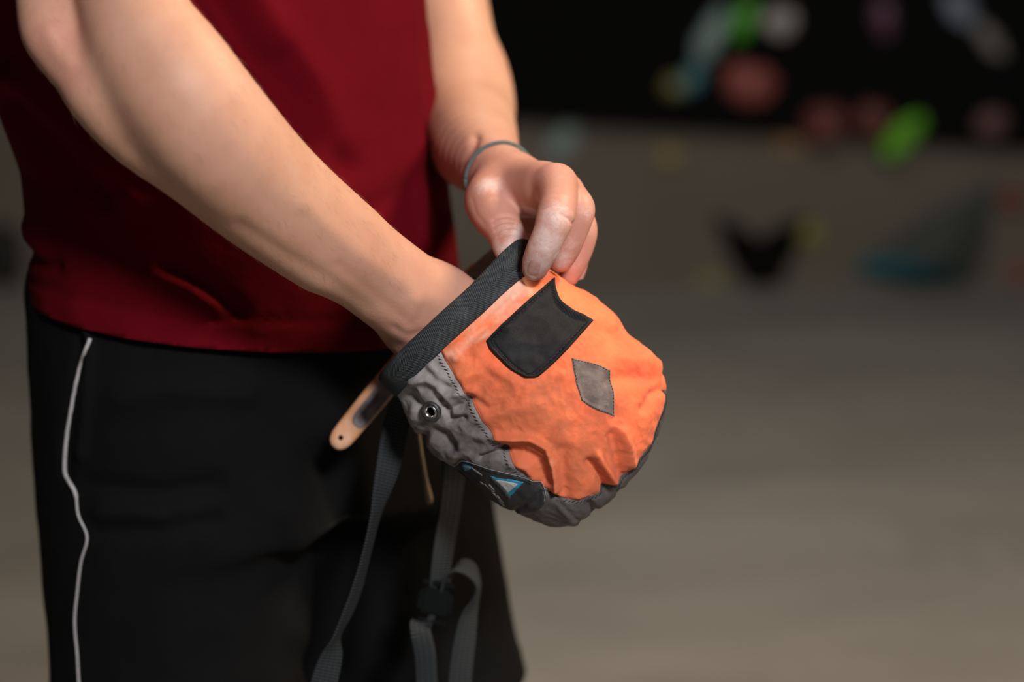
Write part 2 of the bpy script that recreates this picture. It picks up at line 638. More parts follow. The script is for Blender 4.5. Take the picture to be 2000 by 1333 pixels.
def tube_obj(name, pts, radii, m, parent=None, seg=10, caps=True):
    pts = np.asarray(pts, float)
    n = len(pts)
    radii = np.full(n, radii) if np.isscalar(radii) else np.asarray(radii)
    t = np.gradient(pts, axis=0)
    t /= np.linalg.norm(t, axis=1)[:, None]
    ref = np.array([0.13, 0.31, 0.94])
    V, Fc = [], []
    u = np.cross(t[0], ref)
    for i in range(n):
        u = u - (u @ t[i]) * t[i]
        u /= np.linalg.norm(u)
        w = np.cross(t[i], u)
        for k in range(seg):
            a = 2 * PI * k / seg
            V.append(pts[i] + radii[i] * (math.cos(a) * u + math.sin(a) * w))
    for i in range(n - 1):
        for k in range(seg):
            k2 = (k + 1) % seg
            Fc.append((i * seg + k, i * seg + k2, (i + 1) * seg + k2, (i + 1) * seg + k))
    if caps:
        Fc.append(tuple(range(seg))[::-1])
        Fc.append(tuple((n - 1) * seg + k for k in range(seg)))
    return mesh_obj(name, V, Fc, m, parent)


def ribbon_obj(name, pts, wdir, width, thick, m, parent=None, sub=8):
    """flat webbing: centre line, unit width direction and thickness per node"""
    pts = catmull(pts, sub)
    wd = catmull(wdir, sub)
    t = np.gradient(pts, axis=0)
    t /= np.linalg.norm(t, axis=1)[:, None]
    wd = wd - (wd * t).sum(1)[:, None] * t
    wd /= np.linalg.norm(wd, axis=1)[:, None]
    nn = np.cross(t, wd)
    prof = [(-.5, -.35), (-.46, -.5), (-.25, -.5), (0, -.5), (.25, -.5), (.46, -.5), (.5, -.35), (.5, .35), (.46, .5), (.25, .5), (0, .5), (-.25, .5), (-.46, .5), (-.5, .35)]
    arc = np.concatenate([[0], np.cumsum(np.linalg.norm(np.diff(pts, axis=0), axis=1))])
    V, UV, Fc = [], [], []
    k = len(prof)
    for i in range(len(pts)):
        for a, b in prof:
            V.append(pts[i] + wd[i] * a * width + nn[i] * b * thick)
            UV.append((arc[i], a * width))
    for i in range(len(pts) - 1):
        for j in range(k):
            j2 = (j + 1) % k
            Fc.append((i * k + j, i * k + j2, (i + 1) * k + j2, (i + 1) * k + j))
    Fc.append(tuple(range(k))[::-1])
    Fc.append(tuple((len(pts) - 1) * k + j for j in range(k)))
    return mesh_obj(name, V, Fc, m, parent, uv=UV)


#==STRUCTURE==
# ------------------------------------------------------------------ the gym
def make_floor_mat():
    m, nt, bs = mat_new('grey_mat_floor')
    n = noise_node(nt, 1.3, 5, 0.6, stretch=(0.7, 1.6, 1))
    r = ramp(nt, n.outputs['Fac'], [(0.32, (0.165, 0.158, 0.146, 1)), (0.68, (0.265, 0.254, 0.236, 1))])
    # chalk scuffs
    n2 = noise_node(nt, 2.2, 6, 0.7, stretch=(1.6, 0.6, 1))
    k = ramp(nt, n2.outputs['Fac'], [(0.56, (0, 0, 0, 1)), (0.8, (0.5, 0.5, 0.5, 1))])
    c = mix(nt, k.outputs[0], r.outputs[0], (0.37, 0.352, 0.325, 1))
    L(nt, c, bs.inputs['Base Color'])
    bs.inputs['Roughness'].default_value = 0.75
    return m


M['floor'] = make_floor_mat()
M['kick'] = simple_mat('grey_brown_wall_paint', (0.122, 0.105, 0.087, 1), (0.148, 0.128, 0.107, 1), 1.5, 0.85)
M['dark_wall'] = simple_mat('black_wall_paint', (0.0035, 0.0035, 0.0038, 1), (0.0055, 0.0055, 0.0058, 1), 1.2, 0.85, spec=0.1)


def box_obj(name, lo, hi, m, parent=None, bevel=0.0):
    bm = bmesh.new()
    bmesh.ops.create_cube(bm, size=1)
    for v in bm.verts:
        for i in range(3):
            v.co[i] = lo[i] if v.co[i] < 0 else hi[i]
    if bevel:
        bmesh.ops.bevel(bm, geom=bm.edges[:], offset=bevel, segments=2, affect='EDGES')
    me = bpy.data.meshes.new(name)
    bm.to_mesh(me)
    bm.free()
    me.materials.append(m)
    return link(bpy.data.objects.new(name, me), parent)


WY = 6.42
tag(box_obj('floor', (-5, -1.5, -0.1), (6, WY + 0.6, 0.0), M['floor']), 'grey chalk-scuffed mat floor of the climbing gym', kind='structure')
tag(box_obj('wall_back', (-5, WY, 0.0), (6, WY + 0.15, 0.86), M['kick']), 'grey-brown lower kickboard wall behind the climber', kind='structure')
# black climbing wall above the kickboard, leaning out a little
bmv = [(-5, WY - 0.07, 0.83), (6, WY - 0.03, 0.21), (6, WY - 0.9, 3.6), (-5, WY - 0.9, 3.6),
       (-5, WY - 0.005, 0.83), (6, WY - 0.005, 0.21), (6, WY - 0.005, 3.6), (-5, WY - 0.005, 3.6)]
bmf = [(0, 1, 2, 3), (4, 7, 6, 5), (0, 4, 5, 1), (3, 2, 6, 7), (0, 3, 7, 4), (1, 5, 6, 2)]
tag(mesh_obj('wall_back_upper', bmv, bmf, M['dark_wall'], smooth=False), 'black overhanging climbing wall above the kickboard', kind='structure')


M['side_wall'] = simple_mat('dark_grey_wall_paint', (0.02, 0.019, 0.018, 1), (0.028, 0.027, 0.025, 1), 1.2, 0.85, spec=0.1)
tag(box_obj('wall_left', (-5.15, -1.5, 0.0), (-5, WY + 0.15, 3.6), M['side_wall']), 'dark grey side wall of the gym', kind='structure')
tag(box_obj('wall_right', (6, -1.5, 0.0), (6.15, WY + 0.15, 3.6), M['side_wall']), 'dark grey side wall on the right', kind='structure')


bvhW = BVHTree.FromPolygons(bmv, [(0, 1, 2), (0, 2, 3)])


def wall_pt(x, y):
    """photo pixel -> point on the back wall (kickboard or leaning black wall)"""
    r = (x - 1000.0) / FPX * RIGHT + (666.5 - y) / FPX * UP + FWD
    t = (WY - CAM[1]) / r[1]
    p = CAM + t * r
    h = bvhW.ray_cast(Vector(CAM), Vector(r).normalized())
    if h[0] is not None and h[0].y < p[1]:
        p = np.array(h[0])
    return p


def hold_mat(name, c):
    return simple_mat(name, tuple(x * 0.8 for x in c) + (1,), tuple(min(1, x * 1.15) for x in c) + (1,), 12, 0.7, 0.3, 60, 0.003)


def hold(name, px, size, ang, color, label, seed, cat='climbing hold', squash=0.5, bolt=True, group='climbing holds on the gym wall'):
    """a moulded grip: lumpy body with a bolt, size = (half length, half width) in photo pixels"""
    p = wall_pt(*px)
    d = (p - CAM) @ FWD
    sx, sz = size[0] * d / FPX, size[1] * d / FPX
    root = empty(name, p)
    bm = bmesh.new()
    bmesh.ops.create_icosphere(bm, subdivisions=4, radius=1)
    v = np.array([x.co[:] for x in bm.verts])
    nz = fbm(v * 1.3 + seed * 3.7, 3)
    rr = 1 + 0.32 * nz
    v = v * rr[:, None]
    # incut lip: scoop on the upper side
    v[:, 2] -= 0.35 * np.exp(-((v[:, 0]) / 0.6) ** 2) * np.clip(v[:, 2], 0, 1) * np.clip(-v[:, 1], 0, 1)
    v[:, 0] *= sx
    v[:, 2] *= sz
    v[:, 1] *= squash * min(sx, sz) * 1.2
    v[:, 1] = np.minimum(v[:, 1], 0.004)
    ca, sa = math.cos(ang), math.sin(ang)
    w = np.stack([v[:, 0] * ca - v[:, 2] * sa, v[:, 1], v[:, 0] * sa + v[:, 2] * ca], 1) + p
    f = [[q.index for q in fc.verts] for fc in bm.faces]
    bm.free()
    mt = hold_mat(name + '_resin', color)
    mesh_obj('grip_body', w, f, mt, root)
    if bolt:
        fy = v[:, 1].min() * 0.93
        bx = cyl_mesh(p + np.array([0, fy - 0.004, 0]), np.array([0, -1.0, 0]), 0.010, 0.012, M['metal'], root, 'bolt')
    tag(root, label, cat, group)
    return root


def cyl_mesh(c, axis, r, h, m, parent, name, seg=12):
    axis = axis / np.linalg.norm(axis)
    u = np.cross(axis, [0.3, 0.5, 0.81])
    u /= np.linalg.norm(u)
    w = np.cross(axis, u)
    V, Fc = [], []
    for s, rr in ((-.5, r), (.35, r), (.5, r * .8)):
        for k in range(seg):
            a = 2 * PI * k / seg
            V.append(c + axis * s * h + rr * (math.cos(a) * u + math.sin(a) * w))
    for i in range(2):
        for k in range(seg):
            k2 = (k + 1) % seg
            Fc.append((i * seg + k, i * seg + k2, (i + 1) * seg + k2, (i + 1) * seg + k))
    Fc.append(tuple(range(seg))[::-1])
    Fc.append(tuple(2 * seg + k for k in range(seg)))
    return mesh_obj(name, V, Fc, m, parent, smooth=False)


R = math.radians
hold('climbing_hold', (1392, 62), (78, 24), R(68), (0.20, 0.30, 0.30), 'long pale teal hold slanting high on the black wall', 1)
hold('climbing_hold', (1352, 150), (34, 20), R(66), (0.03, 0.20, 0.26), 'dark teal hold at the foot of the long pale one', 2)
hold('climbing_hold', (1456, 30), (50, 22), R(72), (0.06, 0.36, 0.012), 'bright green hold at the top edge beside the pale teal one', 3)
hold('climbing_hold', (1524, 42), (32, 28), R(10), (0.38, 0.36, 0.36), 'pale grey round hold right of the bright green one', 4)
hold('climbing_hold', (1466, 160), (50, 42), R(-20), (0.27, 0.062, 0.055), 'dusty red round hold below the pale grey one', 5)
hold('climbing_hold', (1318, 168), (24, 22), 0, (0.16, 0.15, 0.02), 'small dim yellow hold left of the dusty red one', 6)
hold('climbing_hold', (1726, 26), (20, 46), R(5), (0.13, 0.045, 0.10), 'narrow purple hold at the top of the black wall', 7)
hold('climbing_hold', (1872, 16), (46, 26), R(-50), (0.20, 0.24, 0.33), 'pale blue hold near the top right corner', 8)
hold('climbing_hold', (1932, 76), (50, 18), R(-55), (0.24, 0.23, 0.215), 'slim off-white hold below the pale blue one', 9)
hold('climbing_hold', (1610, 240), (44, 42), R(15), (0.14, 0.030, 0.027), 'large dull red hold on the edge of the black wall', 10)
hold('climbing_hold', (1704, 232), (36, 38), R(-10), (0.13, 0.030, 0.025), 'dull red hold between the larger red and the lime green one', 11)
hold('climbing_hold', (1764, 262), (62, 26), R(52), (0.13, 0.46, 0.012), 'slanting lime green hold beside the two dull red ones', 12)
hold('climbing_hold', (1938, 240), (30, 30), 0, (0.17, 0.085, 0.08), 'dim pinkish hold on the far right of the wall', 13)
hold('climbing_hold', (1540, 278), (32, 24), R(10), (0.30, 0.17, 0.07), 'small tan orange hold under the black wall edge', 14)
hold('climbing_hold', (1100, 274), (46, 24), R(60), (0.24, 0.34, 0.33), 'pale mint hold on the kickboard right of the raised wrist', 15)
hold('climbing_hold', (1306, 306), (26, 22), 0, (0.25, 0.19, 0.06), 'small mustard hold on the kickboard', 16)
hold('climbing_hold', (1580, 460), (24, 24), 0, (0.26, 0.24, 0.03), 'small yellow hold beside the black forked volume', 17)
hold('climbing_hold', (1386, 552), (26, 16), 0, (0.24, 0.23, 0.06), 'small olive yellow hold at the foot of the kickboard', 18)
hold('climbing_hold', (1978, 392), (26, 26), 0, (0.20, 0.04, 0.02), 'rust red hold at the right edge above the teal volume', 19)
hold('climbing_hold', (1992, 540), (16, 30), 0, (0.26, 0.05, 0.04), 'rust red hold low at the right edge of the picture', 20)
hold('climbing_hold', (8, 505), (40, 70), 0, (0.008, 0.008, 0.008), 'black hold low on the wall behind the climber\'s back', 21)


def prism_volume(name, outline, apex, depth, m, label, side=None):
    """faceted wooden volume screwed to the wall"""
    pts = [wall_pt(*q) for q in outline]
    a = wall_pt(*apex) + np.array([0, -depth, 0])
    root = empty(name, np.mean(pts, 0))
    n = len(pts)
    V = pts + [p + np.array([0, -0.02, 0]) for p in pts] + [a]
    F1 = []
    for i in range(n):
        j = (i + 1) % n
        F1.append((i, j, n + j, n + i))
        F1.append((n + i, n + j, 2 * n))
    F1.append(tuple(range(n))[::-1])
    b = mesh_obj('volume_body', V, F1, m, root, smooth=False)
    if side is not None:
        b.data.materials.append(side[0])
        for k in side[1]:
            b.data.polygons[k].material_index = 1
    cyl_mesh(a + np.array([0, 0.0, 0]), np.array([0, -1.0, 0]), 0.010, 0.008, M['dark_metal'], root, 'bolt')
    tag(root, label, 'volume')
    return root


M['vol_black'] = simple_mat('black_volume_paint', (0.003, 0.003, 0.003, 1), (0.005, 0.005, 0.005, 1), 5, 0.9, spec=0.03)
M['vol_grey'] = simple_mat('grey_green_volume', (0.050, 0.060, 0.056, 1), (0.062, 0.074, 0.070, 1), 4, 0.85)
M['vol_teal'] = simple_mat('teal_volume', (0.004, 0.105, 0.15, 1), (0.006, 0.13, 0.18, 1), 5, 0.8)
prism_volume('forked_volume', [(1394, 416), (1450, 444), (1482, 466), (1520, 444), (1572, 420), (1556, 480), (1518, 562), (1464, 564), (1424, 500)], (1487, 510), 0.05, M['vol_black'],
             'black fork-shaped volume low on the kickboard')
prism_volume('wedge_volume', [(1940, 352), (1925, 470), (1898, 545), (1780, 556), (1672, 528), (1690, 500), (1800, 430)], (1800, 500), 0.16, M['vol_grey'],
             'large grey-green wedge volume with teal underside at floor level', (M['vol_teal'], (5, 7, 9)))

#==PERSON==
FA = math.radians(42)
FACE = np.array([math.cos(FA), -math.sin(FA), 0.0])       # where the climber faces
LEFT = np.array([math.sin(FA), math.cos(FA), 0.0])        # the climber's left
person = empty('person', (-0.19, 1.55, 0.0))
tag(person, 'climber in maroon t-shirt and black shorts dipping one hand into an orange chalk bag', 'person')

# ---- right arm (in the bag)
armR_upper = Chain([[-0.36, 1.43, 1.40, 0.055], [-0.345, 1.37, 1.30, 0.052], list(P(185, -90, 1.30)) + [0.043], list(P(205, 30, 1.27)) + [0.034]])
armR_A = px_chain([(235, -200, 1.28, 95), (252, -60, 1.235, 108), (270, 50, 1.21, 106), (338, 152, 1.205, 119), (415, 255, 1.22, 121),
                   (523, 370, 1.255, 111), (651, 470, 1.29, 95), (764, 557, 1.325, 90), (848, 620, 1.345, 94), (905, 675, 1.347, 92)], 4, 1.28)
armR_B = px_chain([(95, -240, 1.29, 70), (92, -90, 1.255, 64), (92, 10, 1.24, 60), (100, 62, 1.226, 60), (127, 104, 1.222, 58), (165, 142, 1.220, 63),
                   (203, 186, 1.219, 72), (275, 264, 1.224, 68), (385, 358, 1.24, 50), (500, 438, 1.262, 42), (610, 512, 1.285, 38)], 3)
armR_C = px_chain([(300, 100, 1.208, 66), (355, 195, 1.200, 78), (435, 295, 1.216, 76), (530, 390, 1.250, 66), (650, 485, 1.288, 54)], 3)
armR_hand = px_chain([(848, 620, 1.345, 90), (900, 672, 1.347, 98), (955, 725, 1.347, 108), (1010, 770, 1.347, 96)], 3, 2.3)
# bag frame: e1 along the rim, e2 along the bag's axis
E1 = np.array([0.72, -0.69])
E2 = np.array([0.69, 0.72])
O_PX = np.array([897.0, 612.0])
D0 = 1.345


def ab(a, b):
    return O_PX + a * E1 + b * E2


def ab_chain(nodes):
    return px_chain([tuple(ab(a, b)) + (d, r) for a, b, d, r in nodes], 3)


handR_f = [ab_chain([(-62, 170, 1.347, 28), (-70, 250, 1.335, 27), (-66, 310, 1.35, 25), (-60, 330, 1.375, 23)]),
           ab_chain([(-22, 180, 1.345, 29), (-26, 270, 1.332, 28), (-24, 335, 1.347, 26), (-22, 355, 1.375, 23)]),
           ab_chain([(20, 180, 1.345, 29), (18, 268, 1.332, 28), (18, 330, 1.347, 26), (18, 350, 1.375, 23)]),
           ab_chain([(58, 165, 1.347, 27), (62, 235, 1.337, 26), (62, 290, 1.35, 24), (60, 310, 1.372, 22)]),
           ab_chain([(70, 60, 1.347, 36), (105, 130, 1.342, 32), (118, 190, 1.338, 29), (112, 240, 1.336, 26)])]


def field_R(p):
    d = smin(armR_A(p), armR_B(p), 0.012)
    d = smin(d, armR_C(p), 0.030)
    d = smin(d, armR_upper(p), 0.012)
    h = armR_hand(p)
    f = np.minimum.reduce([c(p) for c in handR_f])
    h = smin(h, f, 0.006)
    return smin(d, h, 0.02)


vR, qR = polygonise(field_R, [-0.47, 1.08, 0.80], [0.075, 1.50, 1.47], 0.0022, 5, 5)

# ---- left arm (thumb and fingers on the rim)
armL_upper = Chain([[-0.115, 1.70, 1.40, 0.050], [-0.098, 1.70, 1.26, 0.047], list(P(852, -40, 1.68)) + [0.040], list(P(878, 80, 1.665)) + [0.038],
                    list(P(900, 165, 1.645)) + [0.038], list(P(902, 205, 1.62)) + [0.037]])
armL_fore = px_chain([(896, 165, 1.655, 88), (905, 215, 1.615, 94), (918, 262, 1.55, 92), (930, 292, 1.49, 84), (952, 318, 1.44, 67), (976, 345, 1.405, 54), (1000, 358, 1.39, 50)], 4)
palm = [px_chain([(976, 345, 1.405, 52), (1035, 352, 1.362, 40), (1086, 362, 1.325, 41)], 4),
        px_chain([(976, 350, 1.41, 50), (1045, 365, 1.382, 42), (1100, 378, 1.350, 40)], 4),
        px_chain([(976, 360, 1.42, 48), (1048, 382, 1.403, 40), (1108, 398, 1.375, 38)], 4),
        px_chain([(976, 372, 1.425, 44), (1045, 400, 1.42, 38), (1106, 420, 1.40, 34)], 4)]
thumb = px_chain([(982, 358, 1.398, 50), (958, 388, 1.372, 51), (964, 415, 1.358, 47), (979, 440, 1.348, 39.5), (991, 462, 1.342, 37), (999, 485, 1.338, 35), (1006, 508, 1.337, 29)], 4)
web = px_chain([(975, 375, 1.376, 42), (1015, 374, 1.362, 38), (1058, 372, 1.341, 38)], 4)
web2 = px_chain([(985, 398, 1.378, 26), (1015, 402, 1.372, 20), (1055, 398, 1.356, 24)], 4)
hypo = px_chain([(985, 395, 1.43, 42), (1045, 432, 1.418, 40), (1104, 440, 1.402, 32)], 4)
fing = [px_chain([(1086, 362, 1.325, 42), (1090, 392, 1.302, 38), (1085, 424, 1.287, 38), (1074, 455, 1.284, 33.5), (1061, 484, 1.287, 32), (1050, 508, 1.294, 29.5), (1045, 523, 1.299, 26.5)], 4),
        px_chain([(1100, 378, 1.350, 40), (1118, 394, 1.332, 36), (1130, 412, 1.321, 33), (1122, 450, 1.320, 27.5), (1108, 486, 1.323, 26), (1096, 511, 1.328, 22)], 4),
        px_chain([(1108, 398, 1.375, 38), (1126, 424, 1.358, 33), (1139, 450, 1.350, 28.5), (1135, 482, 1.350, 25.5), (1122, 515, 1.351, 24), (1111, 540, 1.353, 20.5)], 4),
        px_chain([(1106, 420, 1.40, 34), (1120, 446, 1.387, 29), (1128, 472, 1.378, 27), (1126, 505, 1.373, 24.5), (1121, 530, 1.371, 23), (1115, 551, 1.371, 19.5)], 4)]


def field_L(p):
    d = smin(armL_upper(p), armL_fore(p), 0.02)
    pm = palm[0](p)
    for c in palm[1:]:
        pm = smin(pm, c(p), 0.008)
    d = smin(d, pm, 0.014)
    d = smin(d, hypo(p), 0.012)
    d = smin(d, web(p), 0.013)
    d = smin(d, web2(p), 0.010)
    d = smin(d, thumb(p), 0.006)
    f = np.minimum.reduce([c(p) for c in fing])
    return smin(d, f, 0.0035)


lo = np.minimum(P(800, 600, 1.28), np.array([-0.18, 1.2, 0.9]))
vL, qL = polygonise(field_L, [-0.17, 1.24, 0.935], [0.075, 1.77, 1.46], 0.0014, 5, 4)


def crease(v, n, xyd, pts, depth, width, dmax):
    dd = seg_dist(xyd[:, :2], pts)
    m = (xyd[:, 2] < dmax)
    return v + n * (np.where(m, depth, 0) * np.exp(-(dd / width) ** 2))[:, None]


xyd = project(vL)
nL = vnormals(vL, qL)
# skin folds over the thumb joint, knuckle wrinkles, tendon and bone hints (pixels, metres)
for pts, dep, wd, dm in [
        ([(962, 430), (975, 424), (992, 422), (1006, 426)], -0.0016, 2.8, 1.345),
        ([(965, 440), (980, 433), (998, 431), (1012, 436)], -0.0018, 2.8, 1.345),
        ([(968, 452), (984, 445), (1004, 442), (1017, 447)], -0.0015, 2.6, 1.345),
        ([(972, 463), (990, 457), (1010, 455)], -0.0012, 2.6, 1.345),
        ([(982, 484), (994, 473), (1006, 472)], -0.0008, 2.2, 1.345),
        ([(1058, 408), (1080, 402), (1108, 404)], -0.0005, 2.4, 1.30),
        ([(1096, 420), (1112, 428), (1120, 438)], -0.0010, 3.2, 1.30),
        ([(1066, 424), (1090, 418), (1112, 414)], -0.0005, 2.2, 1.30),
        ([(1040, 480), (1058, 472), (1078, 478)], -0.0005, 2.2, 1.30),
        ([(1038, 487), (1056, 480), (1076, 486)], -0.0004, 2.0, 1.30),
        ([(922, 388), (930, 418), (948, 440)], -0.0004, 4.0, 1.36),
        ([(935, 300), (962, 282), (985, 270)], -0.0006, 6.0, 1.5),
        ([(905, 330), (918, 300), (930, 270)], -0.0022, 9.0, 1.5)]:
    vL = crease(vL, nL, xyd, pts, dep, wd, dm)
# flat nail bed on the index tip
nailc = P(1044, 521, 1.29)

xydR = project(vR)
nR = vnormals(vR, qR)
for pts, dep, wd, dm in [
        ([(250, 285), (330, 352), (400, 412), (470, 455)], -0.0002, 12, 1.25),
        ([(470, 440), (560, 500), (640, 545), (720, 600)], -0.0012, 15, 1.31),
        ([(805, 590), (800, 620), (790, 650)], 0.0022, 18, 1.34),
        ([(770, 640), (800, 655), (830, 650)], -0.0012, 8, 1.34),
        ([(835, 560), (828, 590), (818, 622)], -0.0005, 4, 1.34),
        ([(600, 400), (680, 480), (760, 540), (850, 590)], 0.0012, 22, 1.34),
        ([(660, 520), (740, 585), (800, 630)], -0.0010, 14, 1.34),
        ([(95, 60), (112, 100), (135, 122)], 0.0014, 16, 1.25)]:
    vR = crease(vR, nR, xydR, pts, dep, wd, dm)

# ---- trunk, neck, head and legs (mostly under the clothes or outside the frame)
TZ = np.array([0.78, 0.88, 1.0, 1.07, 1.15, 1.3, 1.40, 1.45, 1.50])
TX = np.array([-0.193, -0.195, -0.205, -0.220, -0.231, -0.242, -0.245, -0.245, -0.245])
TY = np.array([1.500, 1.500, 1.505, 1.508, 1.515, 1.535, 1.555, 1.56, 1.565])
TA = np.array([0.179, 0.179, 0.177, 0.189, 0.196, 0.205, 0.185, 0.12, 0.07])
TB = np.array([0.135, 0.135, 0.131, 0.131, 0.130, 0.130, 0.115, 0.085, 0.07])


def trunk(p, grow=0.0, z0=0.80, z1=1.47):
    z = p[:, 2]
    dx = p[:, 0] - np.interp(z, TZ, TX)
    dy = p[:, 1] - np.interp(z, TZ, TY)
    l = dx * LEFT[0] + dy * LEFT[1]
    f = dx * FACE[0] + dy * FACE[1]
    A = np.interp(z, TZ, TA) + grow
    B = np.interp(z, TZ, TB) + grow
    k = np.sqrt((l / A) ** 2 + (f / B) ** 2)
    g = np.sqrt((l / A ** 2) ** 2 + (f / B ** 2) ** 2) / np.maximum(k, 1e-6)
    d = (k - 1) / np.maximum(g, 1e-6)
    return np.maximum(np.maximum(d, z0 - z), z - z1)


hipR = np.array([-0.270, 1.480, 0.86])
hipL = np.array([-0.135, 1.615, 0.86])
kneeR = np.array([-0.235, 1.462, 0.47])
kneeL = np.array([-0.090, 1.590, 0.47])
ankR = np.array([-0.245, 1.50, 0.09])
ankL = np.array([-0.095, 1.63, 0.09])
legs = [Chain([list(h) + [0.085], list(0.5 * (h + k)) + [0.075], list(k) + [0.056], list(0.65 * k + 0.35 * a - 0.012 * FACE) + [0.056], list(a) + [0.036]]) for h, k, a in ((hipR, kneeR, ankR), (hipL, kneeL, ankL))]
feet = [Chain([list(a - 0.03 * FACE - [0, 0, 0.055]) + [0.033], list(a + 0.05 * FACE - [0, 0, 0.050]) + [0.038], list(a + 0.15 * FACE - [0, 0, 0.062]) + [0.026]]) for a in (ankR, ankL)]
headc = np.array([-0.215, 1.53, 1.66])
hd = FACE * 0.93 + np.array([0, 0, -0.37])
skull = Chain([list(headc - 0.02 * hd + [0, 0, 0.03]) + [0.088], list(headc + 0.022 * hd - [0, 0, 0.03]) + [0.072], list(headc + 0.05 * hd - [0, 0, 0.075]) + [0.045]])
nose = Chain([list(headc + 0.098 * FACE + [0, 0, 0.02]) + [0.010], list(headc + 0.118 * FACE - [0, 0, 0.025]) + [0.013]])
neck = Chain([[-0.25, 1.565, 1.44, 0.065], [-0.235, 1.55, 1.54, 0.056], list(headc - [0, 0, 0.04]) + [0.055]])
ears = [Chain([list(headc + s * 0.084 * LEFT + [0, 0, 0.02]) + [0.015], list(headc + s * 0.082 * LEFT - [0, 0, 0.02]) + [0.011]]) for s in (1, -1)]
sho = [Chain([[-0.36, 1.43, 1.40, 0.055], [-0.345, 1.37, 1.30, 0.051]]), Chain([[-0.115, 1.70, 1.40, 0.050], [-0.098, 1.70, 1.26, 0.046]])]


def field_B(p):
    d = trunk(p, -0.026, 0.79, 1.45)
    for c in legs:
        d = smin(d, c(p), 0.02)
    for c in feet:
        d = smin(d, c(p), 0.02)
    for c in sho:
        d = smin(d, c(p), 0.03)
    d = smin(d, neck(p), 0.03)
    h = smin(smin(skull(p), nose(p), 0.012), np.minimum(ears[0](p), ears[1](p)), 0.006)
    return smin(d, h, 0.012)


vB, qB = polygonise(field_B, [-0.48, 1.30, -0.01], [0.10, 1.82, 1.80], 0.007, 3, 3)

bv = np.vstack([vR, vL, vB])
bq = np.vstack([qR, qL + len(vR), qB + len(vR) + len(vL)])
body = mesh_obj('body', bv, bq, M['skin'], person)

# where the chalk lies and where the skin is flushed
chalk = np.zeros(len(bv))
red = np.zeros(len(bv))
pL = project(vL)
nR_, nL_ = len(vR), len(vL)


def blob(p, c, r):
    return np.exp(-((p - c) ** 2).sum(1) / r ** 2)


cl = np.zeros(nL_)
for (x, y, d, rr, s) in [(1050, 510, 1.285, .018, .58), (1066, 470, 1.277, .020, .55), (1085, 425, 1.275, .018, .5), (1090, 400, 1.285, .014, .35), (1112, 480, 1.31, .016, .35), (1098, 512, 1.315, .012, .55),
                         (1125, 520, 1.335, .014, .45), (1150, 412, 1.31, .010, .4), (1160, 450, 1.335, .010, .4),
                         (955, 365, 1.355, .013, .55), (965, 392, 1.345, .010, .3), (1020, 470, 1.335, .012, .9), (1005, 495, 1.33, .013, .8), (975, 490, 1.333, .010, .6), (990, 450, 1.33, .015, .35),
                         (1040, 412, 1.345, .011, .7), (1030, 425, 1.36, .01, .6), (1108, 350, 1.305, .012, .3), (1030, 512, 1.291, .0026, 1.3), (1029, 522, 1.292, .0026, 1.3), (1032, 533, 1.293, .0026, 1.3), (1040, 541, 1.294, .0024, 1.2), (1036, 503, 1.287, .0028, 1.2), (1046, 501, 1.285, .003, 1.2), (1085, 495, 1.285, .005, 1.0), (1030, 460, 1.332, .006, 1.2), (1026, 478, 1.33, .006, 1.2)]:
    cl = np.maximum(cl, s * blob(vL, P(x, y, d), rr))
chalk[nR_:nR_ + nL_] = cl
rl = 0.55 * (1 / (1 + np.exp(-(pL[:, 1] - 270) / 18)))
for (x, y, d, rr, s) in [(1015, 380, 1.36, .018, .75), (1100, 345, 1.30, .016, .55), (1105, 432, 1.28, .010, .75), (1062, 495, 1.276, .009, .6), (990, 440, 1.33, .014, .55), (1140, 405, 1.305, .012, .5),
                         (1155, 450, 1.335, .012, .5), (985, 330, 1.38, .02, .45), (880, 290, 1.50, .03, .25)]:
    rl = np.maximum(rl, s * blob(vL, P(x, y, d), rr))
red[nR_:nR_ + nL_] = rl
pR = project(vR)
rr_ = 0.28 * (1 / (1 + np.exp(-(pR[:, 0] - 800) / 40)))
for (x, y, d, r0, s) in [(110, 90, 1.215, .022, .55), (150, 150, 1.21, .018, .5), (190, 70, 1.20, .03, .2), (800, 640, 1.32, .03, .35), (700, 520, 1.27, .03, .15), (440, 330, 1.17, .035, .18)]:
    rr_ = np.maximum(rr_, s * blob(vR, P(x, y, d), r0))
red[:nR_] = rr_
fattr(body, 'chalk', chalk)
fattr(body, 'redness', red)

# fine hair on the right forearm, as one part
bvhR = BVHTree.FromPolygons([tuple(x) for x in vR], [tuple(int(i) for i in x) for x in qR])
hv, hf = [], []
cand = np.argwhere((pR[:, 0] > 60) & (pR[:, 0] < 780) & (pR[:, 1] > -20) & (pR[:, 1] < 560) & (pR[:, 2] < 1.33))[:, 0]
nRn = vnormals(vR, qR)
cand = cand[(nRn[cand] @ (-FWD)) > -0.45]
axisR = P(848, 617, 1.345) - P(300, 120, 1.205)
axisR /= np.linalg.norm(axisR)
for i in rng.choice(cand, 620, replace=False):
    p = vR[i]
    n = nRn[i]
    g = axisR * 0.55 + np.array([0.25, 0, -0.65]) + rng.normal(size=3) * 0.28
    g = g - (g @ n) * n
    g /= max(np.linalg.norm(g), 1e-6)
    ln = rng.uniform(0.004, 0.010)
    side = np.cross(g, n)
    r = 0.00005
    pts = [p, p + g * ln * 0.5 + n * ln * 0.16, p + g * ln + n * ln * 0.20]
    b = len(hv)
    for k, q in enumerate(pts):
        s = r * (1 - 0.45 * k)
        hv += [q + side * s, q - side * s * 0.5 + n * s, q - side * s * 0.5 - n * s]
    for k in range(2):
        for j in range(3):
            j2 = (j + 1) % 3
            hf.append((b + k * 3 + j, b + k * 3 + j2, b + k * 3 + 3 + j2, b + k * 3 + 3 + j))
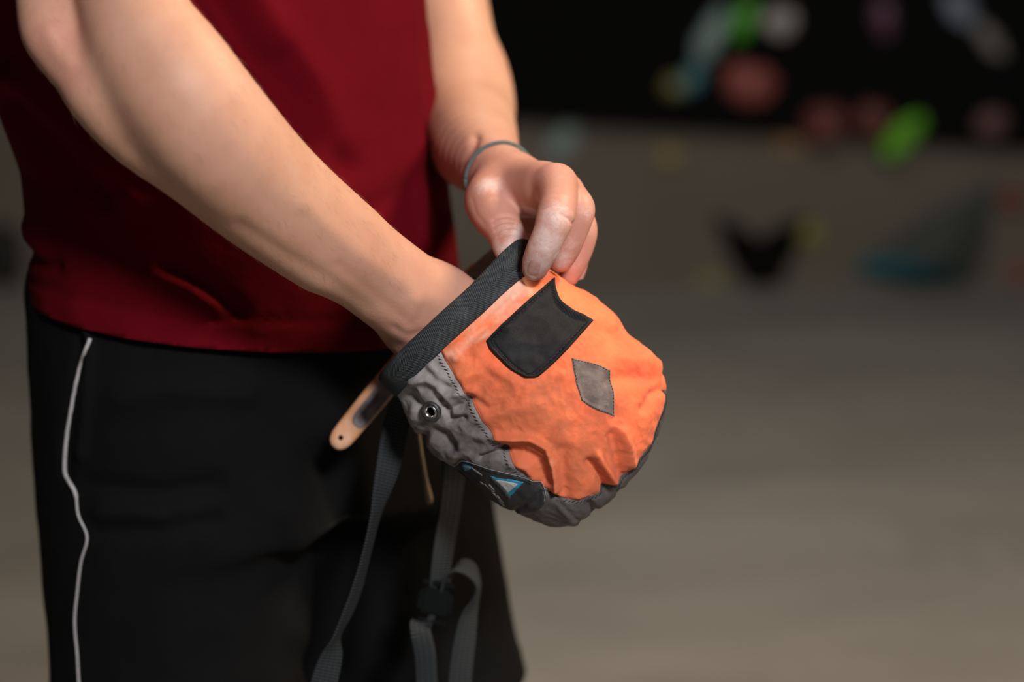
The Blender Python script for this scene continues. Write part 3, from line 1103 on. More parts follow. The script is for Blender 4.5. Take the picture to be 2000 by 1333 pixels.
tag(mesh_obj('arm_hair', hv, hf, M['arm_hair'], person), kind='stuff')

# fingernail on the index finger (and thumb/middle hints out of sight)
bvhL = BVHTree.FromPolygons([tuple(x) for x in vL], [tuple(int(i) for i in x) for x in qL])


def cast(bvh, x, y):
    d = P(x, y, 1.0) - CAM
    d /= np.linalg.norm(d)
    h = bvh.ray_cast(Vector(CAM), Vector(d))
    return (np.array(h[0]), np.array(h[1])) if h[0] is not None else (None, None)


def nail(bvh, cx, cy, ax, hw, hl, name='fingernail'):
    """curved nail plate laid on the fingertip; ax = unit pixel direction towards the tip"""
    ax = np.array(ax) / np.linalg.norm(ax)
    pr = np.array([-ax[1], ax[0]])
    V, Fc = [], []
    na, nr = 36, 9
    for j in range(nr + 1):
        rho = j / nr
        for i in range(na):
            al = 2 * PI * i / na
            c_, s_ = math.cos(al), math.sin(al)
            e = 0.62 if s_ > 0 else 0.80
            q = np.array([cx, cy]) + rho * (ax * hl * math.copysign(abs(s_) ** e, s_) + pr * hw * math.copysign(abs(c_) ** 0.75, c_))
            h, n = cast(bvh, *q)
            if h is None:
                h, n = cast(bvh, cx, cy)
            V.append(h + n * (0.00048 * (1 - rho ** 6) - 0.00014))
    for j in range(nr):
        for i in range(na):
            i2 = (i + 1) % na
            Fc.append((j * na + i, j * na + i2, (j + 1) * na + i2, (j + 1) * na + i))
    return mesh_obj(name, V, Fc, M['nail'], person)


nail(bvhL, 1043, 523, (-0.22, 1.0), 13, 17)

# wrist band: elastic ring around the left wrist
wc = P(972, 347, 1.408)
wax = P(1000, 362, 1.385) - P(945, 312, 1.452)
wax = wax / np.linalg.norm(wax)
wu = np.cross(wax, [0, 0, 1.0])
wu /= np.linalg.norm(wu)
ww_ = np.cross(wax, wu)
ring = []
for k in range(72):
    a = 2 * PI * k / 72
    dr = math.cos(a) * wu + math.sin(a) * ww_
    h = bvhL.ray_cast(Vector(wc + dr * 0.06), Vector(-dr))
    q = np.array(h[0]) if h[0] is not None else wc + dr * 0.02
    rad = np.clip((q - wc) @ dr, 0.014, 0.026)
    ring.append(rad)
ring = np.array(ring)
for _ in range(4):
    ring = (np.roll(ring, 1) + ring * 2 + np.roll(ring, -1)) / 4
rp = np.array([wc + (math.cos(2 * PI * (k % 72) / 72) * wu + math.sin(2 * PI * (k % 72) / 72) * ww_) * (ring[k % 72] + 0.0009) for k in range(73)])
tag(tube_obj('wristband', rp, 0.0016, M['band'], person, 10), 'thin grey elastic wristband')

# ---- t-shirt
HEM = 0.883
sleeveR = Chain([[-0.31, 1.48, 1.42, 0.075], [-0.365, 1.42, 1.38, 0.085], [-0.355, 1.375, 1.30, 0.083], [-0.348, 1.355, 1.255, 0.080]])
sleeveL = Chain([[-0.15, 1.64, 1.42, 0.075], [-0.105, 1.71, 1.38, 0.082], [-0.098, 1.712, 1.30, 0.078], [-0.094, 1.708, 1.255, 0.075]])


def field_S(p):
    d = trunk(p, 0.0, 0.80, 1.47)
    d = smin(d, sleeveR(p), 0.03)
    return smin(d, sleeveL(p), 0.03)


vS, qS = polygonise(field_S, [-0.50, 1.25, 0.80], [0.06, 1.84, 1.53], 0.0042, 4, 3)
nS = vnormals(vS, qS)
pS = project(vS)
# cloth folds: broad diagonal drags, plus hand-placed creases seen in the photo
q1 = vS.copy()
q1[:, 2] *= 0.45
fold = 0.0030 * fbm(q1 * 9.0 + 3, 3) + 0.0016 * fbm(vS * 24, 2)
for pts, dep, wd in [([(390, -60), (460, 50), (545, 170), (590, 280)], -0.014, 38),
                     ([(560, 120), (620, 230), (680, 330)], -0.006, 28),
                     ([(450, -80), (530, 50), (615, 170), (650, 270)], 0.008, 38),
                     ([(795, -80), (806, 120), (822, 300), (828, 480)], 0.0045, 14),
                     ([(822, -80), (832, 120), (846, 300), (852, 480)], -0.005, 16),
                     ([(300, 540), (360, 560), (420, 600)], 0.004, 12),
                     ([(330, 520), (400, 560), (470, 610)], -0.005, 14),
                     ([(20, 150), (90, 210), (180, 300), (260, 390)], 0.006, 24),
                     ([(20, 200), (110, 290), (200, 380)], -0.006, 24),
                     ([(700, 420), (780, 380), (830, 330)], -0.003, 22),
                     ([(45, 440), (62, 470), (90, 500)], 0.003, 14),
                     ([(40, 480), (75, 510), (110, 520)], -0.005, 12)]:
    m = pS[:, 2] < 1.60
    dd = seg_dist(pS[:, :2], pts)
    fold = fold + np.where(m, dep * np.exp(-(dd / wd) ** 2), 0)
# hem: a doubled band with a stitch groove
hz = vS[:, 2] + 0.13 * (vS[:, 0] + 0.16) - (HEM + 0.004 * perlin(vS * 7))
fold = fold + 0.0008 / (1 + np.exp((hz - 0.019) / 0.0012)) - 0.0018 * np.exp(-((hz - 0.0195) / 0.0022) ** 2)
vS = vS + nS * fold[:, None]
# raise the back a touch so the hem is not a ruler line
vS[:, 2] += 0.003 * perlin(vS * np.array([6, 6, 0.0]) + 5) * np.clip((1.05 - vS[:, 2]) / 0.15, 0, 1)


def cut(me_obj, co, no):
    bm = bmesh.new()
    bm.from_mesh(me_obj.data)
    bmesh.ops.bisect_plane(bm, geom=bm.verts[:] + bm.edges[:] + bm.faces[:], plane_co=co, plane_no=no, clear_outer=True)
    bm.to_mesh(me_obj.data)
    bm.free()
    me_obj.data.polygons.foreach_set('use_smooth', [True] * len(me_obj.data.polygons))


def drop(v, q, kill):
    q = q[~kill[q].any(1)]
    used = np.unique(q)
    mp = np.full(len(v), -1)
    mp[used] = np.arange(len(used))
    return v[used], mp[q]


kill = (vS[:, 2] < 1.215) & (np.linalg.norm(vS[:, :2] - np.array([-0.345, 1.34]), axis=1) < 0.0) 
eR, aR_ = np.array([-0.348, 1.357, 1.258]), np.array([0.012, -0.025, -0.07])
eL, aL_ = np.array([-0.094, 1.708, 1.258]), np.array([0.005, -0.007, -0.07])
for e, a in ((eR, aR_), (eL, aL_)):
    a = a / np.linalg.norm(a)
    t = (vS - e) @ a
    rad = np.linalg.norm((vS - e) - t[:, None] * a, axis=1)
    kill |= (t > 0.0) & (t < 0.10) & (rad < 0.083) & ((trunk(vS) > 0.004))
kill |= (np.linalg.norm(vS - np.array([-0.245, 1.56, 1.475]), axis=1) < 0.068)
vS, qS = drop(vS, qS, kill)
shirt = mesh_obj('t_shirt', vS, qS, M['shirt'], person)
cut(shirt, (-0.16, 0, HEM), (-0.13, 0, -1))
sol = shirt.modifiers.new('cloth', 'SOLIDIFY')
sol.thickness = 0.0013
sol.offset = -1
tag(shirt, 'maroon cotton t-shirt')

# ---- shorts
SH = 0.572


def leg_cone(h, k, r0, r1, fl):
    return Chain([list(h + [0, 0, 0.06]) + [r0], list(0.5 * (h + k)) + [0.5 * (r0 + r1)], list(k) + [r1], list(k + (k - h) * 0.3) + [r1 * 1.03]], 3)


legR = leg_cone(np.array([-0.256, 1.462, 0.84]), np.array([-0.252, 1.426, 0.56]), 0.103, 0.098, 1)
legL = leg_cone(np.array([-0.146, 1.567, 0.84]), np.array([-0.085, 1.552, 0.56]), 0.105, 0.096, 1)
PZ = np.array([0.55, 0.70, 0.80, 0.88, 0.95])


def field_H(p):
    d = trunk(p + np.array([0, 0, 0.0]), -0.012, 0.735, 0.905)
    z = p[:, 2]
    d = smin(d, legR(p), 0.022)
    return smin(d, legL(p), 0.022)


vH, qH = polygonise(field_H, [-0.50, 1.28, 0.42], [0.08, 1.80, 0.98], 0.0044, 4, 4)
nH = vnormals(vH, qH)
pH = project(vH)
q1 = vH.copy()
q1[:, 2] *= 0.5
fold = 0.0055 * fbm(q1 * 8.0 + 9, 3) + 0.0014 * fbm(vH * 26, 2)
for pts, dep, wd in [([(172, 640), (178, 700), (172, 800), (160, 890)], 0.005, 10),
                     ([(165, 660), (146, 760), (132, 860), (132, 930)], -0.003, 9),
                     ([(180, 950), (300, 965), (420, 950)], -0.005, 22),
                     ([(190, 1040), (300, 1040), (420, 1020)], -0.004, 18),
                     ([(200, 1000), (310, 1005)], 0.004, 18),
                     ([(240, 780), (330, 760), (480, 770)], 0.004, 25),
                     ([(560, 1000), (600, 1110), (590, 1240)], 0.006, 30),
                     ([(640, 900), (690, 1050), (640, 1300)], -0.012, 40)]:
    m = pH[:, 2] < 1.62
    fold = fold + np.where(m, dep * np.exp(-(seg_dist(pH[:, :2], pts) / wd) ** 2), 0)
hz = vH[:, 2] - SH
fold = fold + 0.0008 / (1 + np.exp((hz - 0.02) / 0.0012)) - 0.0009 * np.exp(-((hz - 0.0205) / 0.002) ** 2)
vH = vH + nH * fold[:, None]
shorts = mesh_obj('shorts', vH, qH, M['shorts'], person)
cut(shorts, (0, 0, SH), (0, 0, -1))
sol = shorts.modifiers.new('cloth', 'SOLIDIFY')
sol.thickness = 0.0012
sol.offset = -1
tag(shorts, 'black sports shorts with thin grey side piping')
bvhH = BVHTree.FromPolygons([tuple(x) for x in vH], [tuple(int(i) for i in x) for x in qH])


def on_surface(bvh, pts, off, step=6):
    c = catmull(np.array([list(p) + [0] for p in pts]), step)
    out = []
    for q in c:
        h, n = cast(bvh, q[0], q[1])
        if h is not None:
            out.append(h + n * off)
    return np.array(out)


pip = on_surface(bvhH, [(176, 661), (156, 722), (139, 803), (130, 861), (127, 908), (130, 931), (148, 963), (154, 1006), (171, 1050), (159, 1099), (152, 1157), (147, 1215), (152, 1279), (155, 1333), (160, 1400), (164, 1480), (168, 1530)], 0.0006)
rad = np.where(np.arange(len(pip)) < 38, 0.0015, 0.00095)
tag(tube_obj('side_piping', pip, rad, M['piping'], shorts, 8), 'thin light grey piping')
ds = np.array([P(812, 790, 1.435), P(818, 850, 1.43), P(826, 905, 1.43), P(834, 950, 1.435), P(840, 984, 1.437)])
dsp = catmull(ds, 8)
tag(tube_obj('drawstring', dsp, np.interp(np.arange(len(dsp)), [0, 22, 26, 30, len(dsp) - 1], [0.0013, 0.0014, 0.0024, 0.0026, 0.0018]), M['cord'], shorts, 10), 'beige waist cord end')

# hair and shoes (outside the frame)
capc = Chain([list(headc + [0, 0, 0.05] - 0.03 * FACE) + [0.088], list(headc - [0, 0, 0.0] - 0.055 * FACE) + [0.070]])


def field_hair(p):
    return np.maximum(capc(p), -(skull(p) - 0.001))


vh, qh = polygonise(lambda p: np.maximum(capc(p), -(skull(p) + 0.004)), headc - 0.2, headc + 0.2, 0.006, 3, 2)
mesh_obj('hair', vh, qh, M['hair'], person)
for a in (ankR, ankL):
    sc_ = Chain([list(a - 0.035 * FACE - [0, 0, 0.048]) + [0.042], list(a + 0.05 * FACE - [0, 0, 0.046]) + [0.046], list(a + 0.165 * FACE - [0, 0, 0.060]) + [0.036]])
    top = Chain([list(a - [0, 0, 0.05]) + [0.046], list(a) + [0.046]])
    vs_, qs_ = polygonise(lambda p: np.maximum(np.maximum(smin(sc_(p), top(p), 0.02), 0.001 - p[:, 2]), p[:, 2] - 0.10), a + np.array([-0.15, -0.25, -0.12]), a + np.array([0.25, 0.12, 0.1]), 0.005, 3, 2)
    mesh_obj('shoe', vs_, qs_, M['sock'], person)

#==BAG==
SC = FPX / D0          # pixels per metre at the bag's axis
bag = empty('chalk_bag', P(*ab(0, 460), D0))
tag(bag, 'worn orange and grey chalk bag with black rim, held open by the left hand', 'chalk bag')
E1w = RIGHT * E1[0] - UP * E1[1]
E2w = RIGHT * E2[0] - UP * E2[1]
Wd = -FWD
OW = P(O_PX[0], O_PX[1], D0)

prof = np.array([(-5, -198, 188), (30, -198, 186), (65, -203, 187), (100, -208, 192), (150, -211, 206), (200, -208, 216), (250, -205, 213), (300, -202, 214), (350, -193, 207),
                 (380, -184, 194), (405, -172, 173), (425, -157, 147), (440, -140, 118), (452, -117, 86), (460, -88, 55), (465, -50, 25), (467, -12, -10)], float)
pd = catmull(prof, 20)
arc = np.concatenate([[0], np.cumsum(np.hypot(np.diff(pd[:, 0]), 0.5 * np.diff(pd[:, 2] - pd[:, 1])))])
arc /= arc[-1]


def prof_t(t):
    return np.interp(t, arc, pd[:, 0]), np.interp(t, arc, pd[:, 1]), np.interp(t, arc, pd[:, 2])


def t_of_b(b):
    return np.interp(b, np.maximum.accumulate(pd[:, 0]) + np.arange(len(pd)) * 1e-6, arc)


# left seam (a, b) of the orange panel and bottom seam b(a)
def seam_a(b):
    return np.interp(b, [20, 60, 120, 190, 289, 345, 400], [-72, -82, -95, -109, -121, -116, -108])


def seam_b(a):
    return np.interp(a, [-215, -121, -109, -85, -60, -30, -8, 50, 94, 140, 180, 215], [352, 356, 384, 412, 430, 441, 446, 448, 441, 421, 394, 366])


FOLDS = [  # pixel polylines, height (m), width (px)
    ([(972, 854), (1035, 858), (1068, 876), (1082, 915), (1086, 955)], 0.0050, 8),
    ([(985, 880), (1020, 884), (1050, 902), (1062, 940)], -0.0045, 12),
    ([(1000, 905), (1030, 915), (1040, 935)], 0.0022, 8),
    ([(1100, 880), (1098, 920), (1104, 955)], -0.0030, 14),
    ([(1150, 905), (1172, 930), (1184, 958)], -0.0045, 9),
    ([(1168, 890), (1190, 925), (1202, 948)], 0.0040, 9),
    ([(1196, 850), (1206, 890), (1210, 925)], -0.0038, 10),
    ([(1215, 845), (1228, 880), (1232, 905)], 0.0032, 9),
    ([(1258, 800), (1276, 770), (1296, 760)], -0.0040, 10),
    ([(1190, 745), (1240, 735), (1292, 742)], -0.0030, 16),
    ([(1210, 705), (1255, 700), (1285, 712)], 0.0030, 16),
    ([(1170, 640), (1205, 655), (1240, 690)], -0.0030, 14),
    ([(1090, 860), (1120, 800), (1130, 770)], 0.0018, 16),
    ([(900, 740), (960, 720), (1000, 745)], 0.0022, 12),
    ([(890, 700), (940, 660), (985, 640)], 0.0026, 10),
    ([(905, 690), (950, 628), (1005, 578)], -0.0016, 9),
    ([(925, 780), (955, 800), (975, 795)], -0.0020, 8),
    ([(940, 820), (1000, 800), (1050, 790)], 0.0018, 14),
    ([(872, 690), (920, 650), (990, 585)], 0.0012, 8),
    # grey panel crumples
    ([(805, 745), (835, 740), (858, 752), (880, 790)], 0.0042, 9),
    ([(862, 778), (880, 795), (905, 792), (915, 775)], -0.0042, 8),
    ([(868, 795), (880, 820), (905, 818)], -0.0040, 7),
    ([(880, 770), (905, 772), (925, 765)], 0.0030, 8),
    ([(812, 800), (815, 830), (840, 845)], 0.0034, 10),
    ([(828, 850), (848, 838), (870, 850), (885, 870)], -0.0045, 9),
    ([(850, 860), (868, 880), (890, 890)], 0.0040, 9),
    ([(800, 770), (820, 790)], -0.0030, 9),
    ([(900, 870), (925, 850), (960, 855)], 0.0024, 10),
    ([(940, 893), (965, 885), (985, 878)], -0.0030, 5),
    ([(840, 715), (860, 735), (880, 745)], 0.0024, 8),
    # lower grey strip
    ([(1150, 985), (1165, 1005)], -0.0030, 8),
    ([(1200, 950), (1215, 965)], -0.0030, 8),
    ([(1100, 990), (1120, 1015)], 0.0025, 12),
]


def px_of(a, b, w):
    """photo pixels of a bag point given in bag coordinates"""
    q = O_PX + np.outer(a, E1) + np.outer(b, E2)
    s = (D0 / (D0 - w))[:, None]
    return np.array([1000, 666.5]) + (q - np.array([1000, 666.5])) * s


def bag_raw(th, t):
    b, l, r = prof_t(t)
    c, h = 0.5 * (l + r), 0.5 * (r - l)
    a = c + h * np.sin(th)
    w = 0.76 * h / SC * np.cos(th)
    b2 = b + 2.0 * (1 - np.cos(th)) * np.clip(1 - t * 3, 0, 1)
    return a, b2, w


def bag_world(a, b, w):
    return OW + np.outer(a / SC, E1w) + np.outer(b / SC, E2w) + np.outer(w, Wd)


def bag_disp(th, t, a, b, w, rough=1.0):
    pos = np.stack([a, b, w * SC], 1)
    g = 1.0
    d = 0.0034 * fbm(pos / 110.0 + 2.2, 2) + 0.0020 * (0.35 - np.abs(fbm(pos / 85.0 + 8.1, 2)))
    grey = 1 / (1 + np.exp((a - seam_a(b)) / 8.0))
    d = d + grey * 0.0018 * (0.3 - np.abs(fbm(pos / 55.0 + 1.7, 2))) * rough
    wp = pos + 14.0 * np.stack([perlin(pos / 40.0), perlin(pos / 40.0 + 31), 0 * a], 1)
    d = d + 0.0019 * (0.3 - np.abs(perlin(wp / 44.0 + 3.3))) * rough + 0.0009 * (0.3 - np.abs(perlin(wp / 21.0 + 9.3))) * rough
    d = d + 0.0003 * fbm(pos / 16.0 + 5.0, 2) * rough
    xy = px_of(a, b, w)
    front = w > -0.004
    for pts, hgt, wd in FOLDS:
        d = d + np.where(front, hgt * 1.05 * np.exp(-(seg_dist(xy, pts) / wd) ** 2), 0)
    # sewn seams pull in and pucker
    ds_ = np.abs(a - seam_a(b))
    pk = (0.0002 + 0.0007 * np.abs(perlin(np.stack([b / 30.0, a * 0, a * 0 + 3], 1)))) * np.sin(b / 5.3 + 2 * np.sin(b / 17.0))
    d = d + front * (-0.0014 * np.exp(-(ds_ / 5.0) ** 2) + pk * np.exp(-(ds_ / 16.0) ** 2) * (ds_ > 3))
    db = np.abs(b - seam_b(a))
    pk2 = (0.0002 + 0.0014 * np.abs(perlin(np.stack([a / 35.0, b * 0, b * 0 + 7], 1)))) * np.sin(a / 6.1 + 2 * np.sin(a / 15.0))
    d = d + front * (-0.0014 * np.exp(-(db / 5.0) ** 2) + pk2 * np.exp(-(db / 16.0) ** 2) * (db > 3))
    # smooth near the bound rim
    d = d * np.clip((b + 5) / 50.0, 0.15, 1)
    return d


def bag_surf(th, t, off=0.0, rough=1.0):
    th = np.asarray(th, float).ravel()
    t = np.asarray(t, float).ravel()
    a, b, w = bag_raw(th, t)
    p0 = bag_world(a, b, w)
    e = 1e-3
    p1 = bag_world(*bag_raw(th + e, t))
    p2 = bag_world(*bag_raw(th, np.minimum(t + e, 1.0)))
    n = np.cross(p2 - p0, p1 - p0)
    n /= np.maximum(np.linalg.norm(n, axis=1), 1e-12)[:, None]
    # outward
    cen = bag_world(np.zeros_like(a), np.minimum(b, 330), np.zeros_like(a))
    n[((p0 - cen) * n).sum(1) < 0] *= -1
    return p0 + n * (bag_disp(th, t, a, b, w, rough) + off)[:, None], n, a, b, w


def px_to_tht(x, y):
    x = np.asarray(x, float)
    y = np.asarray(y, float)
    w = np.full(x.shape, 0.04)
    for _ in range(8):
        s = (D0 - w) / D0
        qx = 1000 + (x - 1000) * s - O_PX[0]
        qy = 666.5 + (y - 666.5) * s - O_PX[1]
        det = E1[0] * E2[1] - E1[1] * E2[0]
        a = (qx * E2[1] - qy * E2[0]) / det
        b = (E1[0] * qy - E1[1] * qx) / det
        t = t_of_b(np.clip(b, -5, 462))
        bb, l, r = prof_t(t)
        c, h = 0.5 * (l + r), 0.5 * (r - l)
        sn = np.clip((a - c) / h, -0.995, 0.995)
        th = np.arcsin(sn)
        w = 0.76 * h / SC * np.cos(th)
    return th, t


def grid_faces(nu, nv, wrap=False):
    f = []
    for j in range(nv - 1):
        for i in range(nu - (0 if wrap else 1)):
            i2 = (i + 1) % nu
            f.append((j * nu + i, (j + 1) * nu + i, (j + 1) * nu + i2, j * nu + i2))
    return f


def th_seam(t):
    b, l, r = prof_t(t)
    c, h = 0.5 * (l + r), 0.5 * (r - l)
    return np.arcsin(np.clip((seam_a(b) - c) / h, -0.97, 0.97))


def t_seam(th):
    th = np.asarray(th, float)
    t = np.full(th.shape, 0.75)
    front = np.cos(th) > -0.05
    for _ in range(30):
        b, l, r = prof_t(t)
        a = 0.5 * (l + r) + 0.5 * (r - l) * np.sin(th)
        t = 0.6 * t + 0.4 * t_of_b(seam_b(a))
    return t


T0 = t_of_b(20.0)
TH_END = R(104)


def panel(name, fth0, fth1, ft0, ft1, nu, nv, m, shrink=0.0, thick=0.0011):
    uu = np.linspace(0, 1, nu)
    vv = np.linspace(0, 1, nv)
    U, Vv = np.meshgrid(uu, vv)
    TH = np.zeros_like(U)
    T = np.zeros_like(U)
    T[:] = 0.85 if callable(ft0) else ft0 + (0.78 - ft0) * Vv
    for _ in range(25):
        a0 = fth0(T)
        a1 = fth1(T)
        TH = a0 + (a1 - a0) * U
        tt0 = ft0(TH) if callable(ft0) else ft0
        tt1 = ft1(TH) if callable(ft1) else ft1
        T = tt0 + (tt1 - tt0) * Vv
    p, n, a, b, w = bag_surf(TH, T)
    o = mesh_obj(name, p, grid_faces(nu, nv), m, bag)
    s = o.modifiers.new('cloth', 'SOLIDIFY')
    s.thickness = thick
    s.offset = -1
    return o, a, b, w


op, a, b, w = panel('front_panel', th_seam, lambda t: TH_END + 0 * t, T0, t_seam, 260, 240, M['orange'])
tag(op, 'orange nylon front panel, faded and smudged with chalk')
xy = px_of(a, b, w)
# chalk rubbed in near the rim, grime and painted shade on the lower left
ck = 0.95 * np.exp(-(np.maximum(b - 34, 0) / 42.0) ** 2) * np.clip((a + 60) / 140, 0.35, 1)
ck = np.maximum(ck, 0.55 * np.exp(-(seg_dist(xy, [(880, 690), (960, 640), (1010, 590)]) / 24) ** 2))
ck = np.maximum(ck, 0.30 * np.exp(-(seg_dist(xy, [(1085, 960), (1080, 890), (1120, 780)]) / 16) ** 2))
fattr(op, 'chalk', ck)
fattr(op, 'dirt_shade', np.clip(0.5 - (a + 20) / 260 + (b - 240) / 900, 0, 1.2))
gp, a, b, w = panel('side_panel', lambda t: TH_END + 0 * t, lambda t: th_seam(t) + 2 * PI, T0, t_seam, 300, 200, M['grey_panel'])
tag(gp, 'chalky grey nylon side panel')
xy = px_of(a, b, w)
fattr(gp, 'chalk', 1.15 * np.exp(-(b / 180.0) ** 2))
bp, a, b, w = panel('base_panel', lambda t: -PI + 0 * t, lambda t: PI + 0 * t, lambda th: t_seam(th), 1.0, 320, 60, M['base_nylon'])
tag(bp, 'grey bottom panel with underside shade in its colour')
fattr(bp, 'chalk', np.zeros(len(a)))

# bound rim
nth = 420
prof_r = [(33, 0.0006), (31, 0.0020), (25, 0.0027), (10, 0.0034), (-6, 0.0036), (-16, 0.0030), (-21, 0.0014), (-22.5, -0.0004), (-21, -0.0020), (-14, -0.0034), (0, -0.0036), (20, -0.0032), (30, -0.0020), (31, -0.0006)]
pr2 = catmull(np.array(prof_r + [prof_r[0]]), 4)[:-1]
vl = np.concatenate([[0], np.cumsum(np.hypot(np.diff(pr2[:, 0]) / SC, np.diff(pr2[:, 1])))])
V, UV = [], []
ths = np.linspace(-PI, PI, nth, endpoint=False)
l0, r0 = -196.0, 188.0
hh = 0.5 * (r0 - l0)
cc = 0.5 * (r0 + l0)
for bq_, off in pr2:
    wob = 1.6 * np.sin(3 * ths + 1) + 2.2 * perlin(np.stack([np.cos(ths) * 2, np.sin(ths) * 2, 0 * ths + 4], 1))
    pinch = -3.0 * np.exp(-((ths - 0.92) / 0.35) ** 2) * (bq_ < 0) + 7.0 * np.exp(-((ths - 0.95) / 0.3) ** 2) * (bq_ > 15)
    bb = bq_ + wob + 2.5 * (1 - np.cos(ths)) - pinch * -1.0
    aa = cc + (hh + off * SC) * np.sin(ths)
    wv = (0.76 * hh / SC + off) * np.cos(ths)
    wv = wv + (0.0016 * np.exp(-((bq_ - 4) / 18.0) ** 2) * np.sign(off)) * np.cos(ths)
    V.append(bag_world(aa, bb, wv))
    UV.append(np.stack([ths * hh / SC * 0.9, np.full(nth, vl[len(V) - 1])], 1))
V = np.array(V)
np_ = len(pr2)
UV = np.array(UV)
Fc = []
for j in range(np_):
    j2 = (j + 1) % np_
    for i in range(nth):
        i2 = (i + 1) % nth
        Fc.append((j * nth + i, j * nth + i2, j2 * nth + i2, j2 * nth + i))
rim = mesh_obj('rim_binding', V.reshape(-1, 3), Fc, M['binding'], bag, uv=UV.reshape(-1, 2))
tag(rim, 'black herringbone tape binding around the opening')

# fleece lining inside
nu, nv = 96, 30
U, T = np.meshgrid(np.linspace(0, 2 * PI, nu, endpoint=False), np.linspace(t_of_b(6.0), t_of_b(330.0), nv))
aa, bb, wv = bag_raw(U.ravel(), T.ravel())
cen_a = -5.0
pl = bag_world(cen_a + (aa - cen_a) * 0.915, bb, wv * 0.90)
tag(mesh_obj('lining', pl, [f[::-1] for f in grid_faces(nu, nv, True)], M['lining'], bag), 'fleece lining')


# ---- flat pieces sewn to the bag
def coons(c0, c1, d0, d1, nu, nv):
    """c0,c1: bottom/top curves (same u direction); d0,d1: left/right curves"""
    def samp(c, n):
        c = catmull(np.array(c, float), 8) if len(c) > 2 else np.array(c, float)
        s = np.concatenate([[0], np.cumsum(np.linalg.norm(np.diff(c, axis=0), axis=1))])
        s /= s[-1]
        u = np.linspace(0, 1, n)
        return np.stack([np.interp(u, s, c[:, 0]), np.interp(u, s, c[:, 1])], 1)
    C0, C1, D0_, D1 = samp(c0, nu), samp(c1, nu), samp(d0, nv), samp(d1, nv)
    u = np.linspace(0, 1, nu)[None, :, None]
    v = np.linspace(0, 1, nv)[:, None, None]
    return ((1 - v) * C0[None] + v * C1[None] + (1 - u) * D0_[:, None] + u * D1[:, None]
            - ((1 - u) * (1 - v) * C0[0] + u * (1 - v) * C0[-1] + (1 - u) * v * C1[0] + u * v * C1[-1]))


def applique(name, G, off, m, parent, hem=0.0, rough=0.35, wob=0.0):
    """cloth piece with thickness laid on the bag; G grid (nv, nu, 2) in photo pixels"""
    nv, nu = G.shape[:2]
    th, t = px_to_tht(G[..., 0].ravel(), G[..., 1].ravel())
    base, n, a, b, w = bag_surf(th, t, 0.0, rough)
    uu, vv = np.meshgrid(np.linspace(0, 1, nu), np.linspace(0, 1, nv))
    edge = np.minimum(np.minimum(uu, 1 - uu) * nu, np.minimum(vv, 1 - vv) * nv).ravel()
    h = np.full(len(th), off)
    if hem:
        h = h + hem * np.exp(-((edge - 1.6) / 1.5) ** 2) - hem * 0.9 * np.exp(-((edge - 4.6) / 0.9) ** 2)
    if wob:
        h = h + wob * perlin(np.stack([G[..., 0].ravel() / 22, G[..., 1].ravel() / 22, 0 * th], 1))
    # soft shoulder at the border
    top = base + n * (h * np.where(edge < 0.5, 0.72, 1.0))[:, None]
    ring = [i for i in range(nu)] + [j * nu + nu - 1 for j in range(1, nv)] + [(nv - 1) * nu + i for i in range(nu - 2, -1, -1)] + [j * nu for j in range(nv - 2, 0, -1)]
    low = base[ring] - n[ring] * 0.0004
    V = np.vstack([top, low])
    f = grid_faces(nu, nv)
    k = len(top)
    nr = len(ring)
    for i in range(nr):
        i2 = (i + 1) % nr
        f.append((ring[i], ring[i2], k + i2, k + i))
    uvv = np.vstack([np.stack([G[..., 0].ravel(), G[..., 1].ravel()], 1), G.reshape(-1, 2)[ring]]) / SC
    # rotate uv into the bag's own directions
    uv = np.stack([uvv @ E1, uvv @ E2], 1)
    o = mesh_obj(name, V, f, m, parent, uv=uv)
    return o, top, n, edge


def stitches(name, pts3, nrm, length, gap, r, parent, skew=0.0):
    """a row of short threads along a 3D polyline"""
    pts3 = np.asarray(pts3)
    s = np.concatenate([[0], np.cumsum(np.linalg.norm(np.diff(pts3, axis=0), axis=1))])
    V, Fc = [], []
    x = 0.0
    while x + length < s[-1]:
        A = np.array([np.interp(x, s, pts3[:, k]) for k in range(3)])
        B = np.array([np.interp(x + length, s, pts3[:, k]) for k in range(3)])
        nn = np.array([np.interp(x, s, nrm[:, k]) for k in range(3)])
        nn /= np.linalg.norm(nn)
        d = B - A
        d /= max(np.linalg.norm(d), 1e-9)
        sd = np.cross(d, nn)
        A = A + sd * skew * random.uniform(0.6, 1.4)
        B = B - sd * skew * random.uniform(0.6, 1.4)
        b0 = len(V)
        for q, hgt, rr in ((A, -0.2, 0.7), (0.7 * A + 0.3 * B, 1.0, 1.0), (0.3 * A + 0.7 * B, 1.0, 1.0), (B, -0.2, 0.7)):
            for ang in range(5):
                al = 2 * PI * ang / 5
                V.append(q + nn * r * (hgt * 0.5 + math.sin(al) * rr) + sd * r * math.cos(al) * rr)
        for k in range(3):
            for j in range(5):
                j2 = (j + 1) % 5
                Fc.append((b0 + k * 5 + j, b0 + k * 5 + j2, b0 + (k + 1) * 5 + j2, b0 + (k + 1) * 5 + j))
        x += length + gap * random.uniform(0.8, 1.2)
    return tag(mesh_obj(name, V, Fc, M['thread'], parent), kind='stuff')


